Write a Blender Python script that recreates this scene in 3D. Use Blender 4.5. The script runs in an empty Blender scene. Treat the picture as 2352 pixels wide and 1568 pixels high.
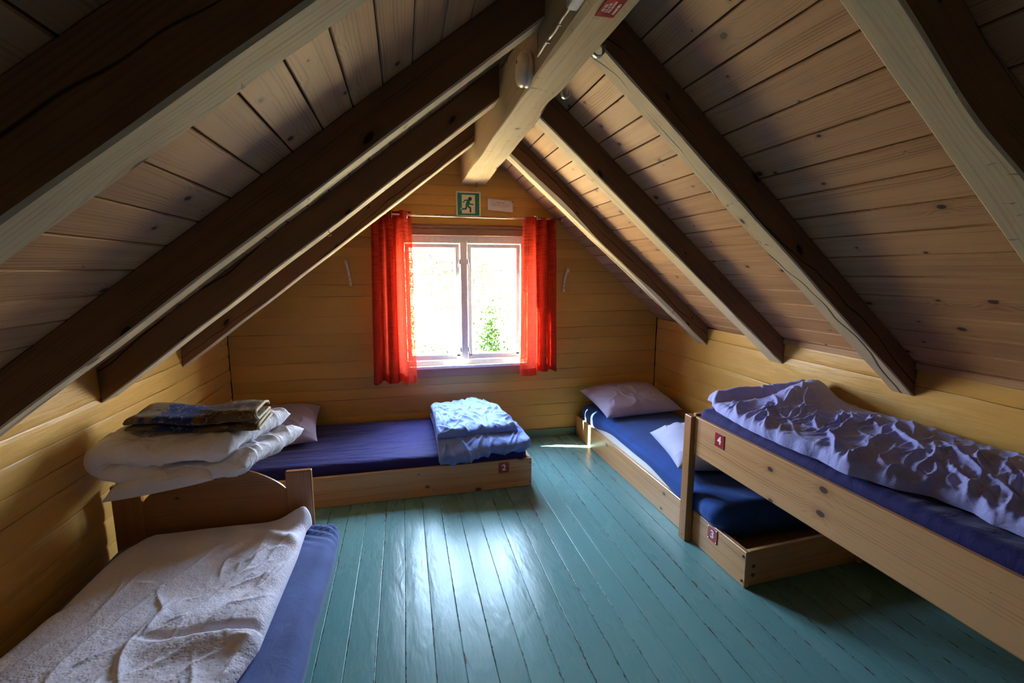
import bpy, bmesh, math, random
import numpy as np
from mathutils import Vector, Matrix

S = bpy.context.scene
C = S.collection
R = math.radians
PI = math.pi

# ------------------------------------------------------------------ camera, world, sun, exposure
cam_d = bpy.data.cameras.new('camera')
cam_d.sensor_width = 36.0
cam_d.lens = 1096.555 / 2352 * 36.0
cam_d.clip_start = 0.02
cam = bpy.data.objects.new('camera', cam_d)
C.objects.link(cam)
cam.location = (0, 0, 1.45)
cam.rotation_euler = (R(90 - 8.463), 0, R(-12.725))
S.camera = cam

S.view_settings.view_transform = 'Standard'
S.view_settings.look = 'None'
S.view_settings.gamma = 1
S.view_settings.use_curve_mapping = False
S.view_settings.exposure = 1.25

SKY = 31.0
world = bpy.data.worlds.new('world')
S.world = world
world.use_nodes = True
wn = world.node_tree
wn.nodes.clear()
w_out = wn.nodes.new('ShaderNodeOutputWorld')
w_bg = wn.nodes.new('ShaderNodeBackground')
w_tc = wn.nodes.new('ShaderNodeTexCoord')
w_sep = wn.nodes.new('ShaderNodeSeparateXYZ')
w_ramp = wn.nodes.new('ShaderNodeValToRGB')
w_map = wn.nodes.new('ShaderNodeMapRange')
wn.links.new(w_tc.outputs['Generated'], w_sep.inputs[0])
wn.links.new(w_sep.outputs['Z'], w_map.inputs[0])
w_map.inputs[1].default_value = -1
w_map.inputs[2].default_value = 1
wn.links.new(w_map.outputs[0], w_ramp.inputs[0])
e = w_ramp.color_ramp.elements
e[0].position = 0.0; e[0].color = (0.30, 0.27, 0.17, 1)
e[1].position = 1.0; e[1].color = (0.48, 0.66, 1.0, 1)
for p, c in ((0.44, (0.44, 0.37, 0.19, 1)), (0.50, (0.66, 0.62, 0.44, 1)), (0.56, (0.70, 0.80, 1.0, 1)), (0.72, (0.54, 0.73, 1.0, 1))):
    k = w_ramp.color_ramp.elements.new(p); k.color = c
wn.links.new(w_ramp.outputs[0], w_bg.inputs[0])
w_bg.inputs[1].default_value = SKY
wn.links.new(w_bg.outputs[0], w_out.inputs[0])

sun_d = bpy.data.lights.new('sun', 'SUN')
sun_d.energy = 92.0
sun_d.angle = R(0.6)
sun_d.color = (1.0, 0.93, 0.8)
sun = bpy.data.objects.new('sun', sun_d)
C.objects.link(sun)
sun.rotation_euler = Vector((0.690, -0.207, -0.695)).to_track_quat('-Z', 'Y').to_euler()
sun.location = (-3, 5, 5)

por_d = bpy.data.lights.new('window_portal', 'AREA')
por_d.shape = 'RECTANGLE'; por_d.size = 1.04; por_d.size_y = 1.04
por_d.cycles.is_portal = True
por = bpy.data.objects.new('window_portal', por_d)
C.objects.link(por)
por.location = (0.48, 4.02, 1.19)
por.rotation_euler = (R(-90), 0, 0)

cy = S.cycles
cy.max_bounces = 14; cy.diffuse_bounces = 8; cy.glossy_bounces = 4
cy.transmission_bounces = 8; cy.transparent_max_bounces = 16
cy.sample_clamp_indirect = 12.0
cy.caustics_reflective = True; cy.blur_glossy = 1.0; cy.caustics_refractive = False

# ------------------------------------------------------------------ noise (vectorised)
_rs = np.random.RandomState(7)
_perm = np.concatenate([_rs.permutation(256)] * 3)
_g = _rs.normal(size=(256, 3)); _g /= np.linalg.norm(_g, axis=1)[:, None]
def pn(x, y, z=0.0):
    x, y, z = np.broadcast_arrays(np.asarray(x, float), np.asarray(y, float), np.asarray(z, float))
    xi = np.floor(x).astype(int); yi = np.floor(y).astype(int); zi = np.floor(z).astype(int)
    xf, yf, zf = x - xi, y - yi, z - zi
    f = lambda t: t * t * t * (t * (t * 6 - 15) + 10)
    u, v, w = f(xf), f(yf), f(zf)
    def gr(i, j, k):
        h = _perm[_perm[_perm[(xi + i) & 255] + ((yi + j) & 255)] + ((zi + k) & 255)]
        g = _g[h]
        return g[..., 0] * (xf - i) + g[..., 1] * (yf - j) + g[..., 2] * (zf - k)
    L = lambda a, b, t: a + (b - a) * t
    return L(L(L(gr(0, 0, 0), gr(1, 0, 0), u), L(gr(0, 1, 0), gr(1, 1, 0), u), v),
             L(L(gr(0, 0, 1), gr(1, 0, 1), u), L(gr(0, 1, 1), gr(1, 1, 1), u), v), w) * 1.6
def fbm(x, y, z=0.0, o=4):
    s = 0; a = 1.0
    for i in range(o):
        s = s + a * pn(np.asarray(x) * 2 ** i, np.asarray(y) * 2 ** i, np.asarray(z) + 7.3 * i); a *= 0.5
    return s
def ridge(x, y, z=0.0, p=2.0):
    return np.clip(1 - np.abs(pn(x, y, z)) * 2.2, 0, 1) ** p
def sst(a, b, x):
    t = np.clip((np.asarray(x, float) - a) / (b - a), 0, 1); return t * t * (3 - 2 * t)
def pr(x, y, z=0.0):
    return float(pn(x, y, z))

def folds(x, y, n, box, th0, dth, L, w, A, seed, p=3.0, curv=1.2):
    """many separate creases (curved, tapered, sharp-crested) blended with a soft maximum"""
    rs = np.random.RandomState(seed); H = np.zeros_like(x)
    for i in range(n):
        cx, cy = rs.uniform(box[0], box[1]), rs.uniform(box[2], box[3])
        th = th0 + rs.normal() * dth; c, s = math.cos(th), math.sin(th)
        l = rs.uniform(*L); ww = rs.uniform(*w); a = rs.uniform(*A) * min(1.3, 0.55 + ww / w[1]); k = rs.normal() * curv
        du = (x - cx) * c + (y - cy) * s; dv = -(x - cx) * s + (y - cy) * c - k * du ** 2 - 0.012 * np.sin(du * 19 + i)
        tp = np.clip(1 - (du / l) ** 2, 0, 1)
        sk = np.where(dv > 0, ww * 0.7, ww * 1.5) * (0.6 + 0.4 * tp)
        H += (a * tp ** 1.8 * np.exp(-(np.abs(dv) / sk) ** 1.2)) ** p
    return H ** (1 / p)

# ------------------------------------------------------------------ object helpers
def link(name, me, mat=None, parent=None, smooth=False, label=None, cat=None, group=None, kind=None):
    o = bpy.data.objects.new(name, me)
    C.objects.link(o)
    if mat: me.materials.append(mat)
    if smooth:
        me.polygons.foreach_set('use_smooth', [True] * len(me.polygons))
    if parent is not None:
        loc = parent.location if parent.parent is None else parent.parent.location + parent.location
        if parent.type == 'EMPTY' or parent.parent is not None or tuple(parent.location) != (0, 0, 0):
            me.transform(Matrix.Translation(-Vector(loc)))
        o.parent = parent
    elif kind != 'structure':
        n = len(me.vertices)
        if n:
            co = np.empty(n * 3); me.vertices.foreach_get('co', co); co = co.reshape(-1, 3)
            c = Vector(((co[:, 0].min() + co[:, 0].max()) / 2, (co[:, 1].min() + co[:, 1].max()) / 2, co[:, 2].min()))
            me.transform(Matrix.Translation(-c)); o.location = c
    tag(o, label, cat, group, kind)
    return o
def tag(o, label=None, cat=None, group=None, kind=None):
    if label: o['label'] = label
    if cat: o['category'] = cat
    if group: o['group'] = group
    if kind: o['kind'] = kind
def thing(name, loc, label, cat, group=None):
    o = bpy.data.objects.new(name, None); C.objects.link(o)
    o.location = loc; o.empty_display_size = 0.1
    tag(o, label, cat, group)
    return o
def bm_obj(name, bm, mat=None, parent=None, smooth=False, **k):
    me = bpy.data.meshes.new(name); bm.to_mesh(me); bm.free()
    return link(name, me, mat, parent, smooth, **k)
def new_bm():
    bm = bmesh.new(); bm.loops.layers.uv.new('UVMap'); return bm

def ring_loft(bm, rings, uv0=(0, 0), cap=True, closed=True, lens=None):
    """rings: list of lists of points; a skin over them with UV u along, v around"""
    uvl = bm.loops.layers.uv.active
    n = len(rings[0]); vs = [[bm.verts.new(p) for p in r] for r in rings]
    us = [0.0]
    for a, b in zip(rings[:-1], rings[1:]):
        us.append(us[-1] + (Vector(a[0]) - Vector(b[0])).length)
    vv = [0.0]
    for i in range(n):
        vv.append(vv[-1] + (Vector(rings[0][i]) - Vector(rings[0][(i + 1) % n])).length)
    m = n if closed else n - 1
    for i in range(len(rings) - 1):
        for j in range(m):
            k = (j + 1) % n
            f = bm.faces.new((vs[i][j], vs[i][k], vs[i + 1][k], vs[i + 1][j]))
            for l, (uu, v) in zip(f.loops, ((us[i], vv[j]), (us[i], vv[j + 1]), (us[i + 1], vv[j + 1]), (us[i + 1], vv[j]))):
                l[uvl].uv = (uu + uv0[0], v + uv0[1])
    if cap and closed:
        for r, fl in ((vs[0], True), (vs[-1], False)):
            f = bm.faces.new(r[::-1] if fl else r)
            for l in f.loops:
                q = l.vert.co
                l[uvl].uv = (uv0[0] + (q.x + q.y) * 0.3, uv0[1] + q.z)
    return vs

_u = [0]
def nextuv():
    _u[0] += 1
    return (_u[0] * 3.371 % 50, _u[0] * 1.7717 % 30)

def timber(bm, p0, p1, side, up, w, h, bev=0.004, seg=1, jit=0.0, uv0=None):
    """a board/post from p0 to p1; section w (side) x h (up), chamfered"""
    p0, p1, side, up = map(Vector, (p0, p1, side, up))
    uv0 = uv0 or nextuv()
    b = min(bev, w * 0.4, h * 0.4)
    sec = [(-w / 2 + b, -h / 2), (w / 2 - b, -h / 2), (w / 2, -h / 2 + b), (w / 2, h / 2 - b), (w / 2 - b, h / 2), (-w / 2 + b, h / 2), (-w / 2, h / 2 - b), (-w / 2, -h / 2 + b)]
    ax = (p1 - p0).normalized(); ln = (p1 - p0).length
    rings = []
    def ring(p, sc=0.0):
        return [p + side * (a - math.copysign(sc, a)) + up * (c - math.copysign(sc, c)) for a, c in sec]
    rings.append(ring(p0, b * 0.7)); 
    for i in range(seg + 1):
        t = i / seg
        rings.append(ring(p0 + ax * (b + (ln - 2 * b) * t)))
    rings.append(ring(p1, b * 0.7))
    ring_loft(bm, rings, uv0)
    return bm
def axis_board(name, lo, hi, mat, parent, along, bev=0.003, bm=None, **k):
    lo, hi = Vector(lo), Vector(hi); c = (lo + hi) / 2; d = hi - lo
    ax = {'x': 0, 'y': 1, 'z': 2}[along]
    oth = [i for i in range(3) if i != ax]
    E = [Vector((1, 0, 0)), Vector((0, 1, 0)), Vector((0, 0, 1))]
    p0 = c.copy(); p1 = c.copy(); p0[ax] = lo[ax]; p1[ax] = hi[ax]
    s, u = E[oth[0]], E[oth[1]]
    if E[ax].cross(s).dot(u) < 0: pass
    own = bm is None
    if own: bm = new_bm()
    timber(bm, p0, p1, s, u, d[oth[0]], d[oth[1]], bev)
    bmesh.ops.recalc_face_normals(bm, faces=bm.faces)
    if own: return bm_obj(name, bm, mat, parent, **k)
def tube(bm, pts, r, n=8, cap=True):
    pts = [Vector(p) for p in pts]; rings = []
    up = Vector((0.13, 0.31, 0.94))
    for i, p in enumerate(pts):
        d = (pts[min(i + 1, len(pts) - 1)] - pts[max(i - 1, 0)]).normalized()
        s = d.cross(up)
        if s.length < 1e-3: s = d.cross(Vector((1, 0, 0)))
        s.normalize(); u = s.cross(d)
        rr = r[i] if isinstance(r, (list, tuple)) else r
        rings.append([p + (s * math.cos(2 * PI * k / n) + u * math.sin(2 * PI * k / n)) * rr for k in range(n)])
    ring_loft(bm, rings, nextuv(), cap)
    bmesh.ops.recalc_face_normals(bm, faces=bm.faces)
def lathe(bm, base, axis, prof, n=32):
    axis = Vector(axis).normalized(); s = axis.orthogonal().normalized(); u = axis.cross(s)
    rings = [[Vector(base) + axis * z + (s * math.cos(2 * PI * k / n) + u * math.sin(2 * PI * k / n)) * max(r, 1e-4) for k in range(n)] for r, z in prof]
    ring_loft(bm, rings, (0, 0), True)
    bmesh.ops.recalc_face_normals(bm, faces=bm.faces)
def disc_head(name, p, axis, r, h, mat, parent):
    bm = new_bm(); lathe(bm, p, axis, [(r, 0), (r, h * 0.5), (r * 0.7, h)], 14)
    return bm_obj(name, bm, mat, parent)
def grid_me(name, P, uv=None, wrap_v=False, flip=False):
    n, m = P.shape[:2]
    me = bpy.data.meshes.new(name)
    idx = np.arange(n * m).reshape(n, m)
    if wrap_v: idx = np.concatenate([idx, idx[:, :1]], 1)
    q = np.stack([idx[:-1, :-1], idx[1:, :-1], idx[1:, 1:], idx[:-1, 1:]], -1).reshape(-1, 4)
    if flip: q = q[:, ::-1]
    me.from_pydata(P.reshape(-1, 3).tolist(), [], q.tolist())
    l = me.uv_layers.new(name='UVMap')
    if uv is None:
        ii, jj = np.meshgrid(np.linspace(0, 1, n), np.linspace(0, 1, m), indexing='ij'); uv = np.stack([ii, jj], -1)
    vi = np.empty(len(me.loops), int); me.loops.foreach_get('vertex_index', vi)
    l.data.foreach_set('uv', uv.reshape(-1, 2)[vi].ravel())
    return me
def join_me(name, mes):
    bm = new_bm()
    for m in mes: bm.from_mesh(m)
    bmesh.ops.remove_doubles(bm, verts=bm.verts, dist=1e-5)
    me = bpy.data.meshes.new(name); bm.to_mesh(me); bm.free()
    return me

# ------------------------------------------------------------------ materials
class NT:
    def __init__(s, name):
        s.m = bpy.data.materials.new(name); s.m.use_nodes = True
        s.t = s.m.node_tree; s.t.nodes.clear()
        s.out = s.n('ShaderNodeOutputMaterial')
    def n(s, k, **a):
        d = s.t.nodes.new(k)
        for q, v in a.items(): setattr(d, q, v)
        return d
    def l(s, a, b): s.t.links.new(a, b)
    def val(s, sock, v):
        if isinstance(v, (int, float)): sock.default_value = v
        elif isinstance(v, (tuple, list)):
            sock.default_value = v if len(v) == len(sock.default_value) else tuple(v) + (1,)
        else: s.l(v, sock)
    def math(s, op, a, b=0.0, c=0.0, clamp=False):
        d = s.n('ShaderNodeMath', operation=op, use_clamp=clamp)
        s.val(d.inputs[0], a); s.val(d.inputs[1], b); s.val(d.inputs[2], c)
        return d.outputs[0]
    def mapr(s, v, a, b, c=0.0, e=1.0, smooth=True):
        d = s.n('ShaderNodeMapRange', interpolation_type='SMOOTHSTEP' if smooth else 'LINEAR')
        s.val(d.inputs[0], v)
        for i, q in enumerate((a, b, c, e)): s.val(d.inputs[i + 1], q)
        return d.outputs[0]
    def vec(s, x, y, z=0.0):
        d = s.n('ShaderNodeCombineXYZ'); s.val(d.inputs[0], x); s.val(d.inputs[1], y); s.val(d.inputs[2], z); return d.outputs[0]
    def noise(s, v, sc=1.0, det=2.0, rough=0.5, dist=0.0):
        d = s.n('ShaderNodeTexNoise'); s.l(v, d.inputs['Vector']); s.val(d.inputs['Scale'], sc)
        d.inputs['Detail'].default_value = det; d.inputs['Roughness'].default_value = rough; d.inputs['Distortion'].default_value = dist
        return d.outputs[0]
    def voro(s, v, sc=1.0, out='Distance', feat='F1', rnd=1.0):
        d = s.n('ShaderNodeTexVoronoi', feature=feat); s.l(v, d.inputs['Vector']); s.val(d.inputs['Scale'], sc)
        d.inputs['Randomness'].default_value = rnd
        return d.outputs[out]
    def mix(s, f, a, b, mode='MIX'):
        d = s.n('ShaderNodeMix', data_type='RGBA', blend_type=mode)
        s.val(d.inputs[0], f); s.val(d.inputs[6], a); s.val(d.inputs[7], b)
        return d.outputs[2]
    def uv(s):
        u = s.n('ShaderNodeUVMap'); q = s.n('ShaderNodeSeparateXYZ'); s.l(u.outputs[0], q.inputs[0])
        return q.outputs[0], q.outputs[1]
    def rnd(s):
        return s.n('ShaderNodeNewGeometry').outputs['Random Per Island']
    def obj(s):
        return s.n('ShaderNodeTexCoord').outputs['Object']
    def bump(s, h, st=0.3, d=0.002):
        b = s.n('ShaderNodeBump'); s.l(h, b.inputs['Height']); b.inputs['Strength'].default_value = st; b.inputs['Distance'].default_value = d
        return b.outputs[0]
    def bsdf(s, col, rough=0.6, nrm=None, **k):
        b = s.n('ShaderNodeBsdfPrincipled')
        s.val(b.inputs['Base Color'], col); s.val(b.inputs['Roughness'], rough)
        if nrm is not None: s.l(nrm, b.inputs['Normal'])
        for q, v in k.items(): s.val(b.inputs[q.replace('_', ' ')], v)
        s.l(b.outputs[0], s.out.inputs[0])
        return b

def wood(name, light, dark, knot, ring=0.009, ku=2.0, kv=6.0, ksize=0.13, rough=0.55, vary=0.25, crack=0.0, contrast=0.55, spec=0.3, coat=0.0, bump=0.25, grey=None, kdrop=0.45, nicks=0.0):
    t = NT(name); u, v = t.uv(); r = t.rnd()
    z = t.math('MULTIPLY', r, 91.0)
    vo = t.n('ShaderNodeTexVoronoi', feature='F1', voronoi_dimensions='2D'); vo.inputs['Scale'].default_value = 1.0
    t.l(t.vec(t.math('ADD', t.math('MULTIPLY', u, ku), t.math('MULTIPLY', r, 313.0)), t.math('ADD', t.math('MULTIPLY', v, kv), t.math('MULTIPLY', r, 171.0))), vo.inputs['Vector'])
    cs = t.n('ShaderNodeSeparateColor'); t.l(vo.outputs['Color'], cs.inputs[0])
    kd = t.math('DIVIDE', vo.outputs['Distance'], t.mapr(cs.outputs[0], kdrop, 1.0, 0.06, 1.0, False))
    kf = t.math('MULTIPLY', t.mapr(kd, 0.5, 0.0), t.mapr(cs.outputs[0], kdrop, kdrop + 0.1))
    wob = t.noise(t.vec(t.math('MULTIPLY', u, 1.3), t.math('MULTIPLY', v, 7.0), z), 1.0, 2.0)
    ph = t.math('ADD', t.math('MULTIPLY', v, 2 * PI / ring), t.math('ADD', t.math('MULTIPLY', wob, 34.0), t.math('MULTIPLY', kf, 16.0)))
    s1 = t.math('SINE', ph)
    brk = t.noise(t.vec(t.math('MULTIPLY', u, 0.8), t.math('MULTIPLY', v, 38.0), z), 1.0, 3.0, 0.6)
    line = t.math('MULTIPLY', t.mapr(s1, -0.3, 1.0), t.mapr(brk, 0.35, 0.7))
    fine = t.noise(t.vec(t.math('MULTIPLY', u, 5.0), t.math('MULTIPLY', v, 260.0), z), 1.0, 3.0)
    tone = t.noise(t.vec(t.math('MULTIPLY', u, 0.9), t.math('MULTIPLY', v, 5.0), z), 1.0, 3.0)
    f = t.math('MULTIPLY', line, contrast)
    f = t.math('ADD', f, t.math('MULTIPLY', t.math('SUBTRACT', fine, 0.5), 0.5))
    f = t.math('ADD', f, t.math('MULTIPLY', t.math('SUBTRACT', brk, 0.5), 0.9))
    f = t.math('ADD', f, t.math('MULTIPLY', t.math('SUBTRACT', tone, 0.5), 0.9), clamp=True)
    c = t.mix(f, light, dark)
    kn = t.mapr(t.math('ADD', kd, t.math('MULTIPLY', t.math('SUBTRACT', fine, 0.5), 0.03)), ksize * 0.92, ksize * 0.62)
    c = t.mix(t.mapr(kd, ksize * 2.4, ksize * 0.8, 0.0, 0.45), c, dark)
    c = t.mix(kn, c, knot)
    if grey:
        gq = t.noise(t.vec(t.math('MULTIPLY', u, 2.2), t.math('MULTIPLY', v, 9.0), z), 1.0, 4.0, 0.6)
        c = t.mix(t.mapr(gq, 0.45, 0.75, 0.0, 0.7), c, grey)
    h = t.math('ADD', t.math('MULTIPLY', line, 0.25), fine)
    if crack:
        wv = t.noise(t.vec(t.math('MULTIPLY', u, 1.1), z, 3.0), 1.0, 3.0, 0.6)
        vm = t.math('FRACT', t.math('ADD', t.math('MULTIPLY', v, crack), t.math('MULTIPLY', wv, 0.9)))
        br = t.noise(t.vec(t.math('MULTIPLY', u, 2.1), z, 9.0), 1.0, 2.0)
        wd = t.mapr(br, 0.30, 0.62, 0.006, 0.030)
        ck = t.mapr(t.math('ABSOLUTE', t.math('SUBTRACT', vm, 0.5)), wd, 0.0)
        ck = t.math('MULTIPLY', ck, t.mapr(br, 0.30, 0.36))
        c = t.mix(ck, c, tuple(x * 0.12 for x in dark))
        h = t.math('SUBTRACT', h, t.math('MULTIPLY', ck, 3.0))
    if nicks:      # short axe nicks across the grain, darkened with age
        na = t.noise(t.vec(t.math('MULTIPLY', u, 34.0), t.math('MULTIPLY', v, 11.0), z), 1.0, 3.0, 0.6, 0.8)
        nb = t.noise(t.vec(t.math('MULTIPLY', u, 3.0), t.math('MULTIPLY', v, 6.0), t.math('ADD', z, 5.0)), 1.0, 2.0)
        nk = t.math('MULTIPLY', t.mapr(na, 0.66, 0.70), t.mapr(nb, 0.48, 0.58))
        c = t.mix(t.math('MULTIPLY', nk, nicks), c, (0.10, 0.075, 0.05))
        h = t.math('SUBTRACT', h, t.math('MULTIPLY', nk, 2.0))
    hv = t.n('ShaderNodeHueSaturation'); t.l(c, hv.inputs['Color'])
    t.l(t.mapr(r, 0, 1, 1 - vary, 1 + vary * 0.6, False), hv.inputs['Value'])
    t.bsdf(hv.outputs[0], rough, t.bump(h, bump, 0.001), Specular_IOR_Level=spec, Coat_Weight=coat, Coat_Roughness=0.25)
    return t.m

def fabric(name, col, rough=0.85, weave=900.0, wr=0.0, sheen=0.15, dots=0.0, trans=0.0, mottled=0.06, scale=1.0):
    t = NT(name); o = t.obj()
    big = t.noise(o, 6.0 * scale, 4.0)
    c = t.mix(t.mapr(big, 0.3, 0.7), tuple(x * (1 - mottled) for x in col), tuple(min(1, x * (1 + mottled)) for x in col))
    h = t.noise(o, weave, 1.0)
    nr = t.bump(h, 0.12, 0.0006)
    if wr:
        w = t.noise(o, 14.0 * scale, 5.0, 0.62, 1.2)
        b = t.n('ShaderNodeBump'); t.l(w, b.inputs['Height']); b.inputs['Strength'].default_value = wr; b.inputs['Distance'].default_value = 0.02
        t.l(nr, b.inputs['Normal']); nr = b.outputs[0]
    if dots:
        d = t.voro(o, 95.0)
        b = t.n('ShaderNodeBump'); t.l(t.mapr(d, 0.15, 0.5), b.inputs['Height']); b.inputs['Strength'].default_value = dots; b.inputs['Distance'].default_value = 0.0028
        t.l(nr, b.inputs['Normal']); nr = b.outputs[0]
    t.bsdf(c, rough, nr, Sheen_Weight=sheen, Sheen_Roughness=0.4, Specular_IOR_Level=0.2)
    return t.m

def plain(name, col, rough=0.5, metal=0.0, spec=0.5, coat=0.0, nz=0.05):
    t = NT(name); o = t.obj()
    q = t.noise(o, 35.0, 3.0)
    c = t.mix(t.mapr(q, 0.3, 0.7), tuple(x * (1 - nz) for x in col), tuple(min(1, x * (1 + nz)) for x in col))
    t.bsdf(c, rough, None, Metallic=metal, Specular_IOR_Level=spec, Coat_Weight=coat)
    return t.m

def painted_logs(name, col, dirt):
    t = NT(name); u, v = t.uv(); r = t.rnd(); z = t.math('MULTIPLY', r, 57.0)
    n1 = t.noise(t.vec(t.math('MULTIPLY', u, 1.5), t.math('MULTIPLY', v, 5.0), z), 1.0, 4.0, 0.6)
    fine = t.noise(t.vec(t.math('MULTIPLY', u, 7.0), t.math('MULTIPLY', v, 130.0), z), 1.0, 3.0)
    c = t.mix(t.mapr(n1, 0.35, 0.75, 0.0, 0.5), col, tuple(x * 0.80 for x in col))
    # paint lost along cracks and in small nicks
    sp = t.noise(t.vec(t.math('MULTIPLY', u, 9.0), t.math('MULTIPLY', v, 90.0), z), 1.0, 4.0, 0.65)
    c = t.mix(t.mapr(sp, 0.74, 0.80), c, dirt)
    kd = t.voro(t.vec(t.math('MULTIPLY', u, 1.6), t.math('MULTIPLY', v, 5.0), z))
    c = t.mix(t.mapr(kd, 0.05, 0.035, 0.0, 0.8), c, dirt)
    h = t.math('ADD', t.math('MULTIPLY', fine, 0.6), t.math('MULTIPLY', t.noise(t.vec(t.math('MULTIPLY', u, 5.0), t.math('MULTIPLY', v, 30.0), z), 1.0, 3.0), 2.0))
    hv = t.n('ShaderNodeHueSaturation'); t.l(c, hv.inputs['Color'])
    t.l(t.mapr(r, 0, 1, 0.9, 1.06, False), hv.inputs['Value'])
    t.bsdf(hv.outputs[0], 0.42, t.bump(h, 0.35, 0.0025), Specular_IOR_Level=0.4)
    return t.m

def floor_paint(name, col):
    t = NT(name); u, v = t.uv(); r = t.rnd(); z = t.math('MULTIPLY', r, 77.0)
    n1 = t.noise(t.vec(t.math('MULTIPLY', u, 2.0), t.math('MULTIPLY', v, 6.0), z), 1.0, 4.0, 0.6)
    c = t.mix(t.mapr(n1, 0.2, 0.85), col, tuple(x * 0.93 for x in col))
    # worn-through chips: bare reddish wood, mostly near the board edges
    ch = t.noise(t.vec(t.math('MULTIPLY', u, 22.0), t.math('MULTIPLY', v, 60.0), z), 1.0, 4.0, 0.6)
    ch2 = t.noise(t.vec(t.math('MULTIPLY', u, 1.7), t.math('MULTIPLY', v, 4.0), z), 1.0, 2.0)
    m = t.math('MULTIPLY', t.mapr(ch, 0.70, 0.74), t.mapr(ch2, 0.52, 0.62))
    c = t.mix(m, c, (0.32, 0.12, 0.06))
    fv = t.math('FRACT', v)
    ed = t.math('MINIMUM', t.math('ABSOLUTE', t.math('SUBTRACT', fv, 0.020)), t.math('ABSOLUTE', t.math('SUBTRACT', fv, 0.128)))
    en = t.noise(t.vec(t.math('MULTIPLY', u, 26.0), t.math('MULTIPLY', v, 30.0), z), 1.0, 4.0, 0.65)
    e2 = t.noise(t.vec(t.math('MULTIPLY', u, 1.4), z, 2.0), 1.0, 2.0)
    ew = t.math('MULTIPLY', t.mapr(en, 0.46, 0.74, 0.0, 0.0065), t.mapr(e2, 0.35, 0.65, 0.15, 1.0))
    em = t.mapr(t.math('SUBTRACT', ed, ew), 0.0004, -0.0006)
    c = t.mix(em, c, t.mix(t.mapr(en, 0.58, 0.66), (0.045, 0.03, 0.022), (0.15, 0.075, 0.045)))
    spk = t.voro(t.vec(t.math('MULTIPLY', u, 40.0), t.math('MULTIPLY', v, 60.0), z))
    c = t.mix(t.mapr(spk, 0.10, 0.05, 0.0, 0.6), c, (0.04, 0.05, 0.05))
    hf = t.noise(t.vec(t.math('MULTIPLY', u, 16.0), t.math('MULTIPLY', v, 70.0), z), 1.0, 4.0, 0.6)
    lf = t.noise(t.vec(t.math('MULTIPLY', u, 5.0), t.math('MULTIPLY', v, 14.0), z), 1.0, 2.0, 0.5, 0.6)
    h = t.math('ADD', t.math('MULTIPLY', hf, 0.45), t.math('MULTIPLY', lf, 1.6))
    rg = t.math('ADD', t.mapr(n1, 0.2, 0.85, 0.24, 0.32), t.math('MULTIPLY', m, 0.3))
    hv = t.n('ShaderNodeHueSaturation'); t.l(c, hv.inputs['Color'])
    t.l(t.mapr(r, 0, 1, 0.93, 1.05, False), hv.inputs['Value'])
    t.bsdf(hv.outputs[0], rg, t.bump(h, 0.50, 0.003), Specular_IOR_Level=0.17)
    return t.m

def curtain_mat(name, col):
    t = NT(name); u, v = t.uv()
    w1 = t.noise(t.vec(t.math('MULTIPLY', u, 300.0), t.math('MULTIPLY', v, 7.0), 0.0), 1.0, 2.0)
    w2 = t.noise(t.vec(t.math('MULTIPLY', u, 7.0), t.math('MULTIPLY', v, 300.0), 4.0), 1.0, 2.0)
    th = t.math('ADD', w1, w2)
    c = t.mix(t.mapr(th, 0.7, 1.3), tuple(x * 0.75 for x in col), col)
    nr = t.bump(th, 0.25, 0.0008)
    d = t.n('ShaderNodeBsdfDiffuse'); t.val(d.inputs[0], c); t.l(nr, d.inputs['Normal'])
    tr = t.n('ShaderNodeBsdfTranslucent'); t.val(tr.inputs[0], t.mix(0.5, c, (1.0, 0.075, 0.04)))
    tp = t.n('ShaderNodeBsdfTransparent'); t.val(tp.inputs[0], (1.0, 0.62, 0.45))
    m1 = t.n('ShaderNodeMixShader'); m1.inputs[0].default_value = 0.30
    t.l(d.outputs[0], m1.inputs[1]); t.l(tr.outputs[0], m1.inputs[2])
    m2 = t.n('ShaderNodeMixShader'); t.val(m2.inputs[0], t.mapr(th, 0.84, 1.02, 0.42, 0.0))
    t.l(m1.outputs[0], m2.inputs[1]); t.l(tp.outputs[0], m2.inputs[2])
    t.l(m2.outputs[0], t.out.inputs[0])
    return t.m

def glass_mat(name):
    t = NT(name)
    lw = t.n('ShaderNodeLayerWeight'); lw.inputs[0].default_value = 0.5
    fr = t.math('MULTIPLY_ADD', t.math('POWER', lw.outputs['Facing'], 5.0), 0.96, 0.04)
    tp = t.n('ShaderNodeBsdfTransparent'); tp.inputs[0].default_value = (0.96, 0.98, 0.97, 1)
    gl = t.n('ShaderNodeBsdfGlossy'); gl.inputs['Roughness'].default_value = 0.02
    m = t.n('ShaderNodeMixShader'); t.l(fr, m.inputs[0]); t.l(tp.outputs[0], m.inputs[1]); t.l(gl.outputs[0], m.inputs[2])
    t.l(m.outputs[0], t.out.inputs[0])
    return t.m

def leaf_mat(name, a, b):
    t = NT(name); r = t.rnd()
    c = t.mix(r, a, b)
    d = t.n('ShaderNodeBsdfDiffuse'); t.val(d.inputs[0], c)
    tr = t.n('ShaderNodeBsdfTranslucent'); t.val(tr.inputs[0], c)
    m = t.n('ShaderNodeMixShader'); m.inputs[0].default_value = 0.4
    t.l(d.outputs[0], m.inputs[1]); t.l(tr.outputs[0], m.inputs[2]); t.l(m.outputs[0], t.out.inputs[0])
    return t.m

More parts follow.
